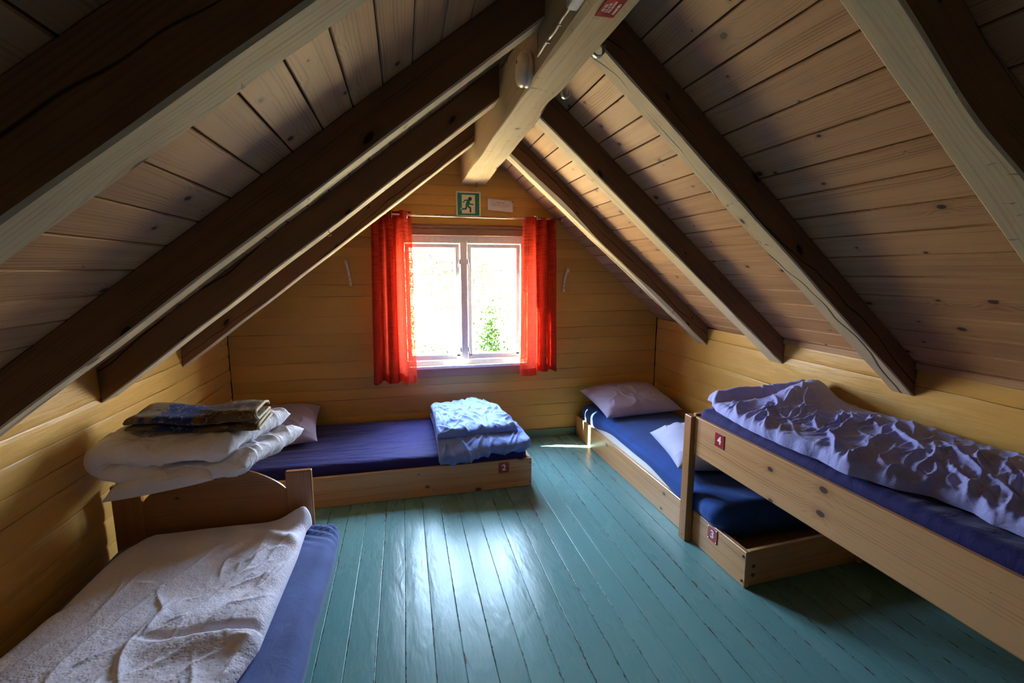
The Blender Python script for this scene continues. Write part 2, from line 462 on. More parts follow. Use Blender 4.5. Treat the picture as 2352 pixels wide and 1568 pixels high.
def blanket_mat(name):
    t = NT(name); o = t.obj()
    sp = t.n('ShaderNodeSeparateXYZ'); t.l(o, sp.inputs[0])
    q = t.noise(o, 9.0, 3.0, 0.55, 1.6)
    swirl = t.voro(t.vec(t.math('ADD', sp.outputs[0], t.math('MULTIPLY', q, 0.05)), sp.outputs[1], t.math('MULTIPLY', sp.outputs[2], 1.5)), 13.0)
    rings = t.mapr(t.math('SINE', t.math('MULTIPLY', swirl, 22.0)), 0.55, 0.9)
    brown = t.mix(t.mapr(q, 0.4, 0.6), (0.07, 0.042, 0.022), (0.15, 0.09, 0.042))
    brown = t.mix(t.math('MULTIPLY', rings, t.mapr(swirl, 0.55, 0.3, 0.0, 0.7)), brown, (0.34, 0.22, 0.10))
    bl = t.math('ADD', sp.outputs[0], t.math('MULTIPLY', t.math('SUBTRACT', q, 0.5), 0.22))
    blue_m = t.math('MULTIPLY', t.mapr(bl, -0.17, -0.13), t.mapr(bl, 0.04, 0.0))
    scr = t.noise(t.vec(t.math('MULTIPLY', sp.outputs[0], 30.0), t.math('MULTIPLY', sp.outputs[1], 18.0), t.math('MULTIPLY', sp.outputs[2], 40.0)), 1.0, 5.0, 0.7, 2.0)
    blue = t.mix(t.mapr(scr, 0.56, 0.62), (0.020, 0.035, 0.13), (0.30, 0.28, 0.22))
    c = t.mix(blue_m, brown, blue)
    lm = t.math('MULTIPLY', t.mapr(bl, -0.30, -0.24), t.mapr(bl, -0.13, -0.17))
    c = t.mix(t.math('MULTIPLY', lm, 0.6), c, (0.26, 0.19, 0.08))
    h = t.noise(o, 600.0, 2.0)
    t.bsdf(c, 0.95, t.bump(h, 0.5, 0.002), Sheen_Weight=0.05, Specular_IOR_Level=0.1)
    return t.m

M = {}
M['log'] = painted_logs('yellow_paint', (0.585, 0.335, 0.074), (0.07, 0.035, 0.012))
M['floor'] = floor_paint('teal_floor_paint', (0.135, 0.285, 0.288))
M['teal'] = plain('teal_trim_paint', (0.085, 0.20, 0.16), 0.4)
M['dark'] = plain('dark_gap', (0.015, 0.011, 0.008), 0.9)
M['ceil'] = wood('ceiling_pine', (0.47, 0.275, 0.145), (0.25, 0.125, 0.06), (0.045, 0.028, 0.022), ring=0.010, ku=4.2, kv=6.2, ksize=0.095, kdrop=0.30, rough=0.6, vary=0.14, bump=0.25, contrast=0.6)
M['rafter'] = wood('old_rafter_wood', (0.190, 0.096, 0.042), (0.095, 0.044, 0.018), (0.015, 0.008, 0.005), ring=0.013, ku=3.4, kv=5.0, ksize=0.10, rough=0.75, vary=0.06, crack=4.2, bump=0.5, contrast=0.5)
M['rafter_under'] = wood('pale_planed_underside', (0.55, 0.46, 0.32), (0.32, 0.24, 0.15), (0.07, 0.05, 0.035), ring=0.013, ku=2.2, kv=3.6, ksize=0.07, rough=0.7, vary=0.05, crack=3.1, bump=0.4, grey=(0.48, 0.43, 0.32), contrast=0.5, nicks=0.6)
M['beam'] = wood('hewn_beam_wood', (0.44, 0.335, 0.20), (0.26, 0.175, 0.095), (0.06, 0.045, 0.03), ring=0.016, ku=2.6, kv=5.0, ksize=0.07, rough=0.7, vary=0.05, crack=2.3, bump=0.5, grey=(0.42, 0.36, 0.25), contrast=0.4, nicks=0.85)
M['pine'] = wood('varnished_pine', (0.58, 0.305, 0.122), (0.36, 0.155, 0.050), (0.09, 0.035, 0.018), ring=0.012, ku=3.6, kv=6.0, ksize=0.105, rough=0.38, vary=0.10, spec=0.5, coat=0.6, bump=0.12, contrast=0.75)
M['pine_dark'] = wood('aged_pine', (0.38, 0.165, 0.048), (0.24, 0.09, 0.022), (0.06, 0.03, 0.018), ring=0.012, ku=4.0, kv=6.0, ksize=0.11, rough=0.4, vary=0.08, spec=0.4, coat=0.2, bump=0.12, contrast=0.45)
M['casing'] = wood('reddish_casing_wood', (0.36, 0.19, 0.10), (0.22, 0.10, 0.055), (0.06, 0.03, 0.02), ring=0.012, ku=0.7, kv=4.0, ksize=0.06, kdrop=0.98, rough=0.4, spec=0.4, coat=0.2, bump=0.15)
M['white'] = plain('white_window_paint', (0.90, 0.89, 0.85), 0.35)
M['glass'] = glass_mat('window_glass')
M['curtain'] = curtain_mat('red_open_weave', (0.50, 0.052, 0.026))
M['chrome'] = plain('chrome', (0.75, 0.74, 0.72), 0.18, 1.0)
M['steel'] = plain('galvanised_steel', (0.55, 0.56, 0.58), 0.35, 1.0)
M['brass'] = plain('dull_brass_rod', (0.74, 0.48, 0.32), 0.22, 1.0)
M['bolt'] = plain('dark_bolt', (0.05, 0.03, 0.02), 0.4)
M['navy'] = fabric('navy_sheet', (0.021, 0.018, 0.125), 0.8, wr=0.25)
M['blue'] = fabric('royal_blue_sheet', (0.020, 0.065, 0.27), 0.85, wr=0.12, mottled=0.12)
M['slate'] = fabric('faded_blue_sheet', (0.105, 0.15, 0.36), 0.9, wr=0.12, mottled=0.14)
M['ticking'] = fabric('white_mattress_cover', (0.72, 0.74, 0.76), 0.8)
M['lilac'] = fabric('lilac_blue_cotton', (0.34, 0.37, 0.80), 0.7, wr=0.35, sheen=0.1)
M['skyblue'] = fabric('sky_blue_cotton', (0.165, 0.25, 0.62), 0.7, wr=0.4, sheen=0.1)
M['white_cloth'] = fabric('white_cotton', (0.70, 0.70, 0.76), 0.75, wr=0.3)
M['seersucker'] = fabric('white_seersucker', (0.72, 0.72, 0.86), 0.8, dots=0.28, wr=0.15)
M['pillow'] = fabric('pale_lilac_cotton', (0.34, 0.32, 0.50), 0.75, wr=0.3)
M['pillow_w'] = fabric('pale_blue_cotton', (0.40, 0.43, 0.66), 0.75, wr=0.2)
M['blanket'] = blanket_mat('patterned_wool')
M['cream'] = fabric('cream_binding', (0.52, 0.45, 0.30), 0.9)
M['red'] = plain('red_enamel', (0.36, 0.018, 0.020), 0.3, coat=0.3)
M['offwhite'] = plain('white_enamel', (0.80, 0.80, 0.80), 0.4)
M['paper'] = plain('paper', (0.72, 0.66, 0.66), 0.8)
M['ink'] = plain('grey_ink', (0.10, 0.09, 0.09), 0.8)
M['sign_cream'] = plain('photoluminescent_cream', (0.70, 0.66, 0.44), 0.4)
M['green'] = plain('sign_green', (0.0, 0.20, 0.125), 0.35)
M['plastic'] = plain('ivory_plastic', (0.66, 0.58, 0.50), 0.35)
M['cable'] = plain('grey_cable', (0.55, 0.52, 0.46), 0.4)
M['hook_white'] = plain('white_enamelled_hook', (0.66, 0.64, 0.66), 0.3)
M['grass'] = leaf_mat('meadow', (0.62, 0.48, 0.23), (0.62, 0.48, 0.23))
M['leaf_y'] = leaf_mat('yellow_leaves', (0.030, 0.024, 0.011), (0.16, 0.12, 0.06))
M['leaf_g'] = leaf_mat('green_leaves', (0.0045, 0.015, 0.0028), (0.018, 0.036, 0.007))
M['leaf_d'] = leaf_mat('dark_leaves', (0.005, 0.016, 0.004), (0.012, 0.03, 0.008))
M['bark'] = plain('bark', (0.06, 0.045, 0.035), 0.9)

# ------------------------------------------------------------------ room shell
XL, XR, YB, YF = -1.287, 2.2136, 3.891, -2.6
def roofR(x): return 1.04 - 0.86 * (x - XR)
def roofL(x): return 1.04 + 0.778 * (x - XL)
def undR(x): return 0.892 - 0.852 * (x - XR)
def undL(x): return 0.884 + 0.778 * (x - XL)
XRIDGE = (1.04 + 0.86 * XR - 1.04 + 0.778 * XL) / (0.86 + 0.778)
ZR = roofR(XRIDGE)

def build_floor():
    bm = new_bm(); rnd = random.Random(4)
    uvl = bm.loops.layers.uv.active
    seams = [-0.366, -0.2595, -0.146, -0.038, 0.0715, 0.179, 0.289, 0.3976, 0.5116, 0.6244, 0.739, 0.8427, 0.950, 1.0627, 1.1745]
    while seams[0] > XL - 0.05: seams.insert(0, seams[0] - 0.110)
    while seams[-1] < XR + 0.05: seams.append(seams[-1] + 0.1105)
    tilt = {0.0715: 0.9, -0.038: -0.8, -0.146: -0.9, 0.179: 0.35, 0.289: 0.5, 0.3976: 0.55, 0.5116: 0.9, 0.6244: -0.6, -0.2595: -0.5, -0.366: -0.5}
    ys = np.linspace(YF, YB, 200)
    for a, b in zip(seams[:-1], seams[1:]):
        uv0 = nextuv(); uv0 = (uv0[0], float(len(bm.verts) // 2200 + 3)); rr = rnd.random() * 50; tl = R(tilt.get(a, rnd.uniform(-0.5, 0.5)))
        g = 0.0006
        rings = []
        for y in ys:
            wl = 0.0010 * pr(y * 3, rr) + 0.0008 * max(0, pr(y * 11, rr)); wr_ = 0.0010 * pr(y * 3, rr + 9) - 0.0008 * max(0, pr(y * 11, rr + 9))
            x0, x1 = a + g + wl, b - g + wr_
            w = x1 - x0; r = []
            tt = tl * (1 + 0.5 * pr(y * 0.7, rr + 3))
            for k, t in enumerate((0, 0, 0.02, 0.18, 0.35, 0.5, 0.65, 0.82, 0.98, 1, 1)):
                z = 0.0 + (t - 0.5) * w * tt - 0.0009 * (2 * t - 1) ** 2 - (0.0006 if k in (1, 9) else 0)
                if k in (0, 10): z = -0.02
                r.append((x0 + w * t, y, z))
            rings.append(r)
        ring_loft(bm, rings, uv0, cap=False, closed=False)
    # sub-floor under the gaps
    f = bm.faces.new([bm.verts.new(p) for p in ((XL - .2, YF, -0.012), (XR + .2, YF, -0.012), (XR + .2, YB + .1, -0.012), (XL - .2, YB + .1, -0.012))])
    f.material_index = 1
    bmesh.ops.recalc_face_normals(bm, faces=bm.faces)
    for fc in bm.faces:
        if fc.normal.z < 0 and abs(fc.normal.z) > 0.5: fc.normal_flip()
    o = bm_obj('floor', bm, M['floor'], kind='structure'); o.data.materials.append(M['dark'])
    return o
build_floor()

def log_strip(bm, P, N, U, u0, u1, z0fn, z1fn, rr, bulge=0.0016, gk=1.0, nu=40):
    """one plank/log face: P origin, U horizontal axis, N inward normal, between seam heights"""
    P, N, U = Vector(P), Vector(N), Vector(U)
    uv0 = nextuv(); rings = []
    for i in range(nu + 1):
        u = u0 + (u1 - u0) * i / nu
        a, b = z0fn(u), z1fn(u)
        if b - a < 0.004: b = a + 0.004
        g = 0.0003 + 0.0008 * max(0, pr(u * 4, rr + 5)) + 0.0026 * max(0, pr(u * 1.3, rr + 15))
        g *= gk
        r = []
        for k, t in enumerate((0, 0, 0.06, 0.2, 0.4, 0.6, 0.8, 0.94, 1, 1)):
            z = a + g + (b - a - 2 * g) * t
            d = bulge * (1 - (2 * t - 1) ** 4) - bulge + 0.004 * pr(u * 1.7, z * 6, rr) + 0.0012 * pr(u * 9, z * 30, rr)
            d = d - 0.004
            if k in (0, 9): d = -0.03
            p = P + U * u + N * d; r.append((p.x, p.y, p.z + z))
        rings.append(r)
    ring_loft(bm, rings, uv0, cap=False, closed=False)

def wall_obj(name, bm, back):
    f = bm.faces.new([bm.verts.new(p) for p in back]); f.material_index = 1
    bmesh.ops.recalc_face_normals(bm, faces=bm.faces)
    o = bm_obj(name, bm, M['log'], kind='structure'); o.data.materials.append(M['dark'])
    return o

def seam_fn(z, rr, amp=0.006):
    return lambda u: z + amp * pr(u * 0.8, rr) + 0.0025 * pr(u * 5, rr + 3)

WX0, WX1, WZ0, WZ1 = -0.04, 1.005, 0.655, 1.735   # window opening
def build_back():
    bm = new_bm()
    zs = [0.0, 0.07, 0.19, 0.29, 0.43, 0.515, 0.605, 0.735, 0.87, 0.965, 1.10, 1.25, 1.345, 1.44, 1.55, 1.625, 1.705, 1.80, 1.885, 1.955, 2.035, 2.11, 2.19, 2.30, 2.46]
    fns = [seam_fn(z, i * 3.7 + 1) for i, z in enumerate(zs)]
    fns[0] = lambda u: 0.0
    for i in range(len(zs) - 1):
        z0, z1 = zs[i], zs[i + 1]
        top = lambda u: min(roofL(u), roofR(u)) + 0.012
        f0 = (lambda q: lambda u: min(fns[q](u), top(u) - 0.003))(i)
        f1 = (lambda q: lambda u: min(fns[q + 1](u), top(u)))(i)
        # x limits under the roof at the bottom of this plank
        xl = max(XL, (z0 - 1.04) / 0.778 + XL); xr = min(XR, XR - (z0 - 1.04) / 0.86)
        segs = [(xl, xr)]
        if z1 > WZ0 and z0 < WZ1:
            if z0 < WZ0 - 0.02:   # straddles the sill: keep the part under it
                segs = [(xl, WX0), (WX1, xr)]
                g1 = (lambda q: lambda u: min(fns[q + 1](u), WZ0))(i)
                log_strip(bm, (0, YB, 0), (0, -1, 0), (1, 0, 0), WX0, WX1, f0, g1, i * 5.1, nu=24)
            elif z1 > WZ1 + 0.02:
                segs = [(xl, WX0), (WX1, xr)]
                g0 = (lambda q: lambda u: max(fns[q](u), WZ1))(i)
                log_strip(bm, (0, YB, 0), (0, -1, 0), (1, 0, 0), WX0, WX1, g0, f1, i * 5.1, nu=24)
            else:
                segs = [(xl, WX0), (WX1, xr)]
        for a, b in segs:
            log_strip(bm, (0, YB, 0), (0, -1, 0), (1, 0, 0), a, b, f0, f1, i * 5.1, nu=max(16, int((b - a) * 26)))
    # outer boards with the opening, and the reveal
    Y2 = YB + 0.02; Y3 = YB + 0.09
    def quad(pts, mi=1):
        f = bm.faces.new([bm.verts.new(p) for p in pts]); f.material_index = mi
    tp = lambda u: min(roofL(u), roofR(u)) + 0.25
    for y in (Y2, Y3):
        quad([(XL - .2, y, -0.3), (XR + .2, y, -0.3), (XR + .2, y, WZ0), (XL - .2, y, WZ0)])
        quad([(XL - .2, y, WZ0), (WX0, y, WZ0), (WX0, y, WZ1), (XL - .2, y, WZ1)])
        quad([(WX1, y, WZ0), (XR + .2, y, WZ0), (XR + .2, y, WZ1), (WX1, y, WZ1)])
        quad([(XL - .2, y, WZ1), (XR + .2, y, WZ1), (XR - 0.2, y, 2.75), (XL + 0.2, y, 2.75)])
    YI = YB - 0.004
    for a, b in (((WX0, WZ0), (WX1, WZ0)), ((WX1, WZ0), (WX1, WZ1)), ((WX1, WZ1), (WX0, WZ1)), ((WX0, WZ1), (WX0, WZ0))):
        quad([(a[0], YI, a[1]), (b[0], YI, b[1]), (b[0], Y3, b[1]), (a[0], Y3, a[1])], 0)
    bmesh.ops.recalc_face_normals(bm, faces=bm.faces)
    o = bm_obj('wall_back', bm, M['log'], kind='structure'); o.data.materials.append(M['dark'])
build_back()

def side_wall(name, x, nx, zs, top):
    bm = new_bm()
    fns = [seam_fn(z, i * 4.1 + x * 3, 0.010) for i, z in enumerate(zs)]
    fns[0] = lambda u: 0.0; fns[-1] = lambda u: top
    for i in range(len(zs) - 1):
        log_strip(bm, (x, 0, 0), (nx, 0, 0), (0, 1, 0), YF, YB + 0.0, fns[i], fns[i + 1], i * 6.3 + x, nu=140, bulge=0.003, gk=1.6)
    xo = x - nx * 0.03
    return wall_obj(name, bm, [(xo, YF, -0.2), (xo, YB + 0.2, -0.2), (xo, YB + 0.2, top + 0.1), (xo, YF, top + 0.1)])
side_wall('wall_left', XL, 1, [0, 0.13, 0.26, 0.38, 0.50, 0.615, 0.71, 0.81, 0.905, 1.04], 1.045)
side_wall('wall_right', XR, -1, [0, 0.15, 0.30, 0.45, 0.60, 0.745, 0.94, 1.04], 1.02)

bm = new_bm()   # boarded gable behind the viewer
for k in range(16):
    x0 = XL + k * 0.2188; x1 = x0 + 0.216
    tpz = lambda x: min(roofL(x), roofR(x)) - 0.002
    ring_loft(bm, [[(x0, YF + 0.005, 0), (x1, YF + 0.005, 0), (x1, YF - 0.02, 0), (x0, YF - 0.02, 0)], [(x0, YF + 0.005, tpz(x0)), (x1, YF + 0.005, tpz(x1)), (x1, YF - 0.02, tpz(x1)), (x0, YF - 0.02, tpz(x0))]], nextuv())
bmesh.ops.recalc_face_normals(bm, faces=bm.faces)
bm_obj('wall_front', bm, M['rafter'], kind='structure')

def build_ceiling():
    bm = new_bm()
    def planks(x0, dx, n, fn, nrm):
        for k in range(n):
            a, b = x0 + dx * k, x0 + dx * (k + 1)
            lo, hi = min(a, b), max(a, b)
            uv0 = nextuv(); g = 0.0021
            A = Vector((lo, 0, fn(lo))); B = Vector((hi, 0, fn(hi))); d = (B - A).normalized()
            nn = Vector(nrm).normalized()
            rings = []
            for i in range(41):
                y = YF + (YB + 0.02 - YF) * i / 40
                off = nn * (0.0012 * pr(y * 0.8, k * 3.1))
                rings.append([tuple(q + off + Vector((0, y, 0))) for q in (A + d * g - nn * 0.018, A + d * g - nn * 0.003, A + d * (g + 0.0025), A + (B - A) * 0.5 - nn * 0.0008 * (k % 2), B - d * (g + 0.0025), B - d * g - nn * 0.003, B - d * g - nn * 0.018)])
            ring_loft(bm, rings, uv0, cap=False, closed=False)
    planks(0.824 - 3 * 0.0855, 0.0855, 20, roofR, (-0.86, 0, -1))
    planks(-0.67 - 8 * 0.090, 0.090, 22, roofL, (0.778, 0, -1))
    nf = len(bm.faces)
    for pts in ([(XRIDGE, YF, ZR + .03), (XR + .3, YF, roofR(XR + .3) + .026), (XR + .3, YB + .09, roofR(XR + .3) + .026), (XRIDGE, YB + .09, ZR + .03)],
                [(XRIDGE, YF, ZR + .03), (XL - .3, YF, roofL(XL - .3) + .026), (XL - .3, YB + .09, roofL(XL - .3) + .026), (XRIDGE, YB + .09, ZR + .03)]):
        f = bm.faces.new([bm.verts.new(p) for p in pts]); f.material_index = 1
    bmesh.ops.recalc_face_normals(bm, faces=bm.faces)
    o = bm_obj('ceiling', bm, M['ceil'], kind='structure'); o.data.materials.append(M['dark'])
build_ceiling()

# wall plate strip visible between the rafters on the right wall
for k, (a, b) in enumerate(((0.93, 1.634), (1.737, 2.396))):
    axis_board('trim_%d' % (k + 1), (XR - 0.012, a, 1.015), (XR + 0.01, b, 1.047), M['ceil'], None, 'y', kind='structure')
axis_board('baseboard_back', (XL, YB - 0.016, 0.0), (1.455, YB - 0.002, 0.07), M['teal'], None, 'x', kind='structure')

# ------------------------------------------------------------------ rafters and ridge beam
def rafter(side, yn, yf, label, edge=None, x_in=None, seed=0):
    bm = new_bm(); rings = []; N = 46
    if side == 'R': x0, x1, und, top = XR - 0.001, 0.655, undR, roofR
    else: x0, x1, und, top = XL + 0.001, 0.468, undL, roofL
    for i in range(N + 1):
        t = i / N; x = x0 + (x1 - x0) * t
        zl = und(x) + 0.004 * pr(t * 6, seed) ; zt = top(x) - 0.003
        if side == 'R' and edge == 'bow': pass
        a = yn + 0.004 * pr(t * 5, seed + 4); b = yf + 0.004 * pr(t * 5, seed + 8)
        c1 = 0.006 + 0.003 * pr(t * 9, seed + 2); c2 = 0.006 + 0.003 * pr(t * 9, seed + 3)
        if edge == 'wane':      # bark edge eaten out of the near arris
            c1 += 0.030 * max(0, pr(t * 3.1, seed + 6) + 0.35) * sst(0.05, 0.2, t) + 0.008 * max(0, pr(t * 21, seed + 6))
        if edge == 'bow':       # belly in the near arris
            a -= 0.012 * math.exp(-((t - 0.545) / 0.075) ** 2) - 0.008 * math.exp(-((t - 0.66) / 0.09) ** 2)
        rings.append([(x, a + c1, zl), (x, (a + b) / 2, zl + 0.0015 * pr(t * 8, seed + 9)), (x, b - c2, zl), (x, b, zl + c2), (x, b, zt), (x, a, zt), (x, a, (zl + zt) / 2 + 0.01), (x, a, zl + c1 * 1.1)])
    ring_loft(bm, rings, nextuv())
    bmesh.ops.recalc_face_normals(bm, faces=bm.faces)
    bm.normal_update()
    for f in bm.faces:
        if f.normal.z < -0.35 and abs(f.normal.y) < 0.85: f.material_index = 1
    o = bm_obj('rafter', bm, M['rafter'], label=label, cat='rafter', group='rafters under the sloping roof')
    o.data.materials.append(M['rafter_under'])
    return o
rafter('R', 3.145, 3.255, 'dark rafter with bark-edged pale underside on right slope, next to the gable wall', 'wane', seed=1)
rafter('R', 2.396, 2.504, 'second straight rafter on the right slope counting from the gable wall', seed=22)
rafter('R', 1.634, 1.737, 'third rafter on right slope, running down to the wall above the wooden upper bed', seed=33)
rafter('R', 0.815, 0.915, 'nearest right-hand rafter with wavy edge and knot, cut by the photo corner', 'bow', seed=44)
rafter('L', 3.128, 3.24, 'thin reddish rafter on left slope nearest the gable wall and red curtain', seed=55)
rafter('L', 2.341, 2.462, 'second left-hand rafter from the gable wall, ending above the folded duvet pile', seed=66)
rafter('L', 1.60, 1.685, 'long dark rafter third from the gable on the left slope', seed=77)
rafter('L', 0.732, 0.825, 'broad pale-edged rafter crossing the top left corner, nearest on the left slope', seed=88)

def ridge_beam():
    bm = new_bm(); rings = []; N = 110
    for i in range(N + 1):
        y = YF + (3.885 - YF) * i / N
        k = np.clip((y - 1.1) / 2.79, 0, 1)
        xl = 0.474 - 0.014 * k + 0.005 * pr(y * 2.2, 3); xr = 0.600 + 0.062 * k ** 1.2 + 0.006 * pr(y * 2.3, 7)
        zb = 2.115 + 0.008 * k + 0.005 * pr(y * 2.0, 11)
        ch = 0.006 + 0.003 * pr(y * 8, 21)
        wane = 0.014 * math.exp(-((y - 1.80) / 0.10) ** 2) * (0.7 + 0.9 * pr(y * 30, 5)) + 0.012 * sst(1.75, 1.3, y)
        chr_ = 0.006 + 0.020 * math.exp(-((y - 2.0) / 0.12) ** 2)
        r = [(xl + ch + wane, y, zb), ((xl + xr) / 2, y, zb - 0.003), (xr - chr_, y, zb + 0.001), (xr, y, zb + chr_ * 1.2), (xr, y, min(roofR(xr), 2.5) - 0.004), (xl, y, roofL(xl) - 0.004), (xl, y, zb + 0.16), (xl, y, zb + 0.08), (xl + 0.003, y, zb + ch + wane * 0.8)]
        rings.append(r)
    ring_loft(bm, rings, nextuv())
    bmesh.ops.recalc_face_normals(bm, faces=bm.faces)
    return bm_obj('ridge_beam', bm, M['beam'], label='thick pale hand-hewn ridge beam running along the top of the room', cat='beam')
ridge_beam()

# ------------------------------------------------------------------ window
def window():
    w = thing('window_1', (0.4825, 3.95, 0.66), None, None); w['kind'] = 'structure'
    W = M['white']; y0, y1 = 3.905, 3.985
    bm = new_bm()      # outer frame with mullion
    for lo, hi, al in (((WX0, y0, 1.665), (WX1, y1, 1.735), 'x'), ((WX0, y0, 0.655), (WX1, y1, 0.715), 'x'), ((WX0, y0, 0.7), (0.015, y1, 1.68), 'z'), ((0.955, y0, 0.7), (WX1, y1, 1.68), 'z'), ((0.452, y0 - 0.008, 0.70), (0.510, y1, 1.68), 'z')):
        axis_board('', lo, hi, None, None, al, 0.004, bm=bm)
    bm_obj('frame', bm, W, w)
    for a, b in ((0.018, 0.448), (0.514, 0.952)):
        bm = new_bm(); yy0, yy1 = 3.921, 3.968; t = 0.034
        for lo, hi, al in (((a, yy0, 1.628), (b, yy1, 1.662), 'x'), ((a, yy0, 0.718), (b, yy1, 0.762), 'x'), ((a, yy0, 0.74), (a + t, yy1, 1.64), 'z'), ((b - t, yy0, 0.74), (b, yy1, 1.64), 'z')):
            axis_board('', lo, hi, None, None, al, 0.005, bm=bm)
        s = bm_obj('sash', bm, W, w)
        bm = new_bm(); axis_board('', (a + t - 0.004, 3.942, 0.757), (b - t + 0.004, 3.946, 1.633), None, None, 'x', 0.0005, bm=bm)
        bm_obj('pane', bm, M['glass'], s)
    for x, sgn in ((0.452, -1), (0.510, 1)):
        for z in (1.52, 0.80):
            bm = new_bm()
            axis_board('', (x + sgn * 0.004 - 0.006, y0 - 0.006, z - 0.02), (x + sgn * 0.004 + 0.006, y0 + 0.012, z + 0.02), None, None, 'z', 0.002, bm=bm)
            lathe(bm, (x + sgn * 0.012, y0 + 0.004, z - 0.045), (0, 0, 1), [(0.004, 0), (0.005, 0.01), (0.003, 0.03)], 10)
            bm_obj('latch', bm, M['steel'], w)
    # inner sill slope (white) and wooden casing boards
    bm = new_bm(); axis_board('', (WX0, 3.868, 0.652), (WX1, 3.912, 0.676), None, None, 'x', 0.003, bm=bm)
    bm_obj('sill', bm, W, w)
    bm = new_bm(); axis_board('', (-0.13, 3.866, 0.588), (1.10, 3.888, 0.653), None, None, 'x', 0.004, bm=bm)
    bm_obj('casing', bm, M['casing'], w)
    bm = new_bm(); axis_board('', (-0.13, 3.862, 1.722), (1.10, 3.888, 1.775), None, None, 'x', 0.003, bm=bm)
    tube(bm, [(-0.13 + i * 1.23 / 6, 3.868, 1.792) for i in range(7)], 0.014, 12)
    axis_board('', (-0.13, 3.870, 1.77), (1.10, 3.888, 1.81), None, None, 'x', 0.003, bm=bm)
    bm_obj('casing', bm, M['casing'], w)
    for lo, hi in (((-0.13, 3.866, 0.653), (WX0, 3.888, 1.722)), ((WX1, 3.866, 0.653), (1.10, 3.888, 1.722))):
        axis_board('casing', lo, hi, M['casing'], w, 'z', 0.003)
window()

# ------------------------------------------------------------------ curtains and rod
RODY = 3.785
bm = new_bm(); tube(bm, [(-0.30 + i * 1.56 / 12, RODY, 1.868 - 0.012 * i / 12) for i in range(13)], 0.0085, 14)
rod = bm_obj('curtain_rod', bm, M['brass'], smooth=True, label='thin bronze-coloured curtain rod above the window', cat='curtain rod')
for x in (-0.25, 1.21):
    bm = new_bm(); tube(bm, [(x, RODY, 1.862), (x, 3.83, 1.862), (x, 3.886, 1.862)], 0.006, 8)
    bm_obj('bracket', bm, M['brass'], rod)
for x, s in ((-0.30, -1), (1.26, 1)):
    bm = new_bm(); lathe(bm, (x, RODY, 1.868 if s < 0 else 1.856), (s, 0, 0), [(0.009, 0), (0.015, 0.008), (0.016, 0.018), (0.006, 0.028)], 16)
    bm_obj('finial', bm, M['brass'], rod, smooth=True)

def curtain(plan_top, plan_bot, ztop, zbot_fn, label, seed, grom):
    """plan_*: knots (x, y) across the cloth; both interpolated smoothly, then lofted from top to hem"""
    def spline(pts, n):
        pts = np.array(pts, float); k = len(pts)
        t = np.linspace(0, k - 1, n); i = np.clip(t.astype(int), 0, k - 2); f = t - i
        g = lambda j: pts[np.clip(j, 0, k - 1)]
        p0, p1, p2, p3 = g(i - 1), g(i), g(i + 1), g(i + 2); f = f[:, None]
        return 0.5 * (2 * p1 + (p2 - p0) * f + (2 * p0 - 5 * p1 + 4 * p2 - p3) * f ** 2 + (3 * p1 - p0 - 3 * p2 + p3) * f ** 3)
    n, m = 60, 220
    A, B = spline(plan_top, m), spline(plan_bot, m)
    P = np.zeros((n, m, 3)); uv = np.zeros((n, m, 2))
    dl = np.concatenate([[0], np.cumsum(np.linalg.norm(np.diff((A + B) / 2, axis=0), axis=1))])
    for i in range(n):
        v = i / (n - 1); k = v ** 0.8
        q = A * (1 - k) + B * k
        z = ztop * (1 - v) + v * np.array([zbot_fn(j / (m - 1)) for j in range(m)])
        P[i, :, 0] = q[:, 0] + 0.004 * pn(dl * 9, v * 2.2, seed)
        P[i, :, 1] = q[:, 1] + 0.005 * pn(dl * 9, v * 2.5, seed + 5)
        P[i, :, 2] = z
        uv[i, :, 0] = dl; uv[i, :, 1] = v * (ztop - z)
    o = link('curtain', grid_me('curtain', P, uv), M['curtain'], None, True, label=label, cat='curtain', group='red curtains at the window')
    # header and hem bands: doubled cloth
    for nm, r0, r1 in (('header', 0, 4), ('hem', n - 4, n)):
        Q = P[r0:r1].copy(); Q[:, :, 1] += 0.004
        Q = Q[:, 2:-2] if nm == 'hem' else Q
        U = uv[r0:r1, 2:-2] if nm == 'hem' else uv[r0:r1]
        link(nm, grid_me(nm, Q, U + 3.0), M['curtain'], o, True)
    for gx, gy, ang in grom:
        bm = new_bm(); prof = []
        ctr = Vector((gx, gy, 1.862)); ax = Vector((math.cos(ang), math.sin(ang), 0)); s = Vector((-ax.y, ax.x, 0)); u = Vector((0, 0, 1))
        rings = []
        for k in range(25):
            a = 2 * PI * k / 24; d = s * math.cos(a) + u * math.sin(a)
            rings.append([ctr + d * (0.022 + 0.0045 * math.cos(b)) + ax * 0.0035 * math.sin(b) for b in (0, PI / 3, 2 * PI / 3, PI, 4 * PI / 3, 5 * PI / 3)])
        ring_loft(bm, rings, (0, 0), cap=False); bmesh.ops.recalc_face_normals(bm, faces=bm.faces)
        bm_obj('eyelet', bm, M['chrome'], o, smooth=True)
    return o
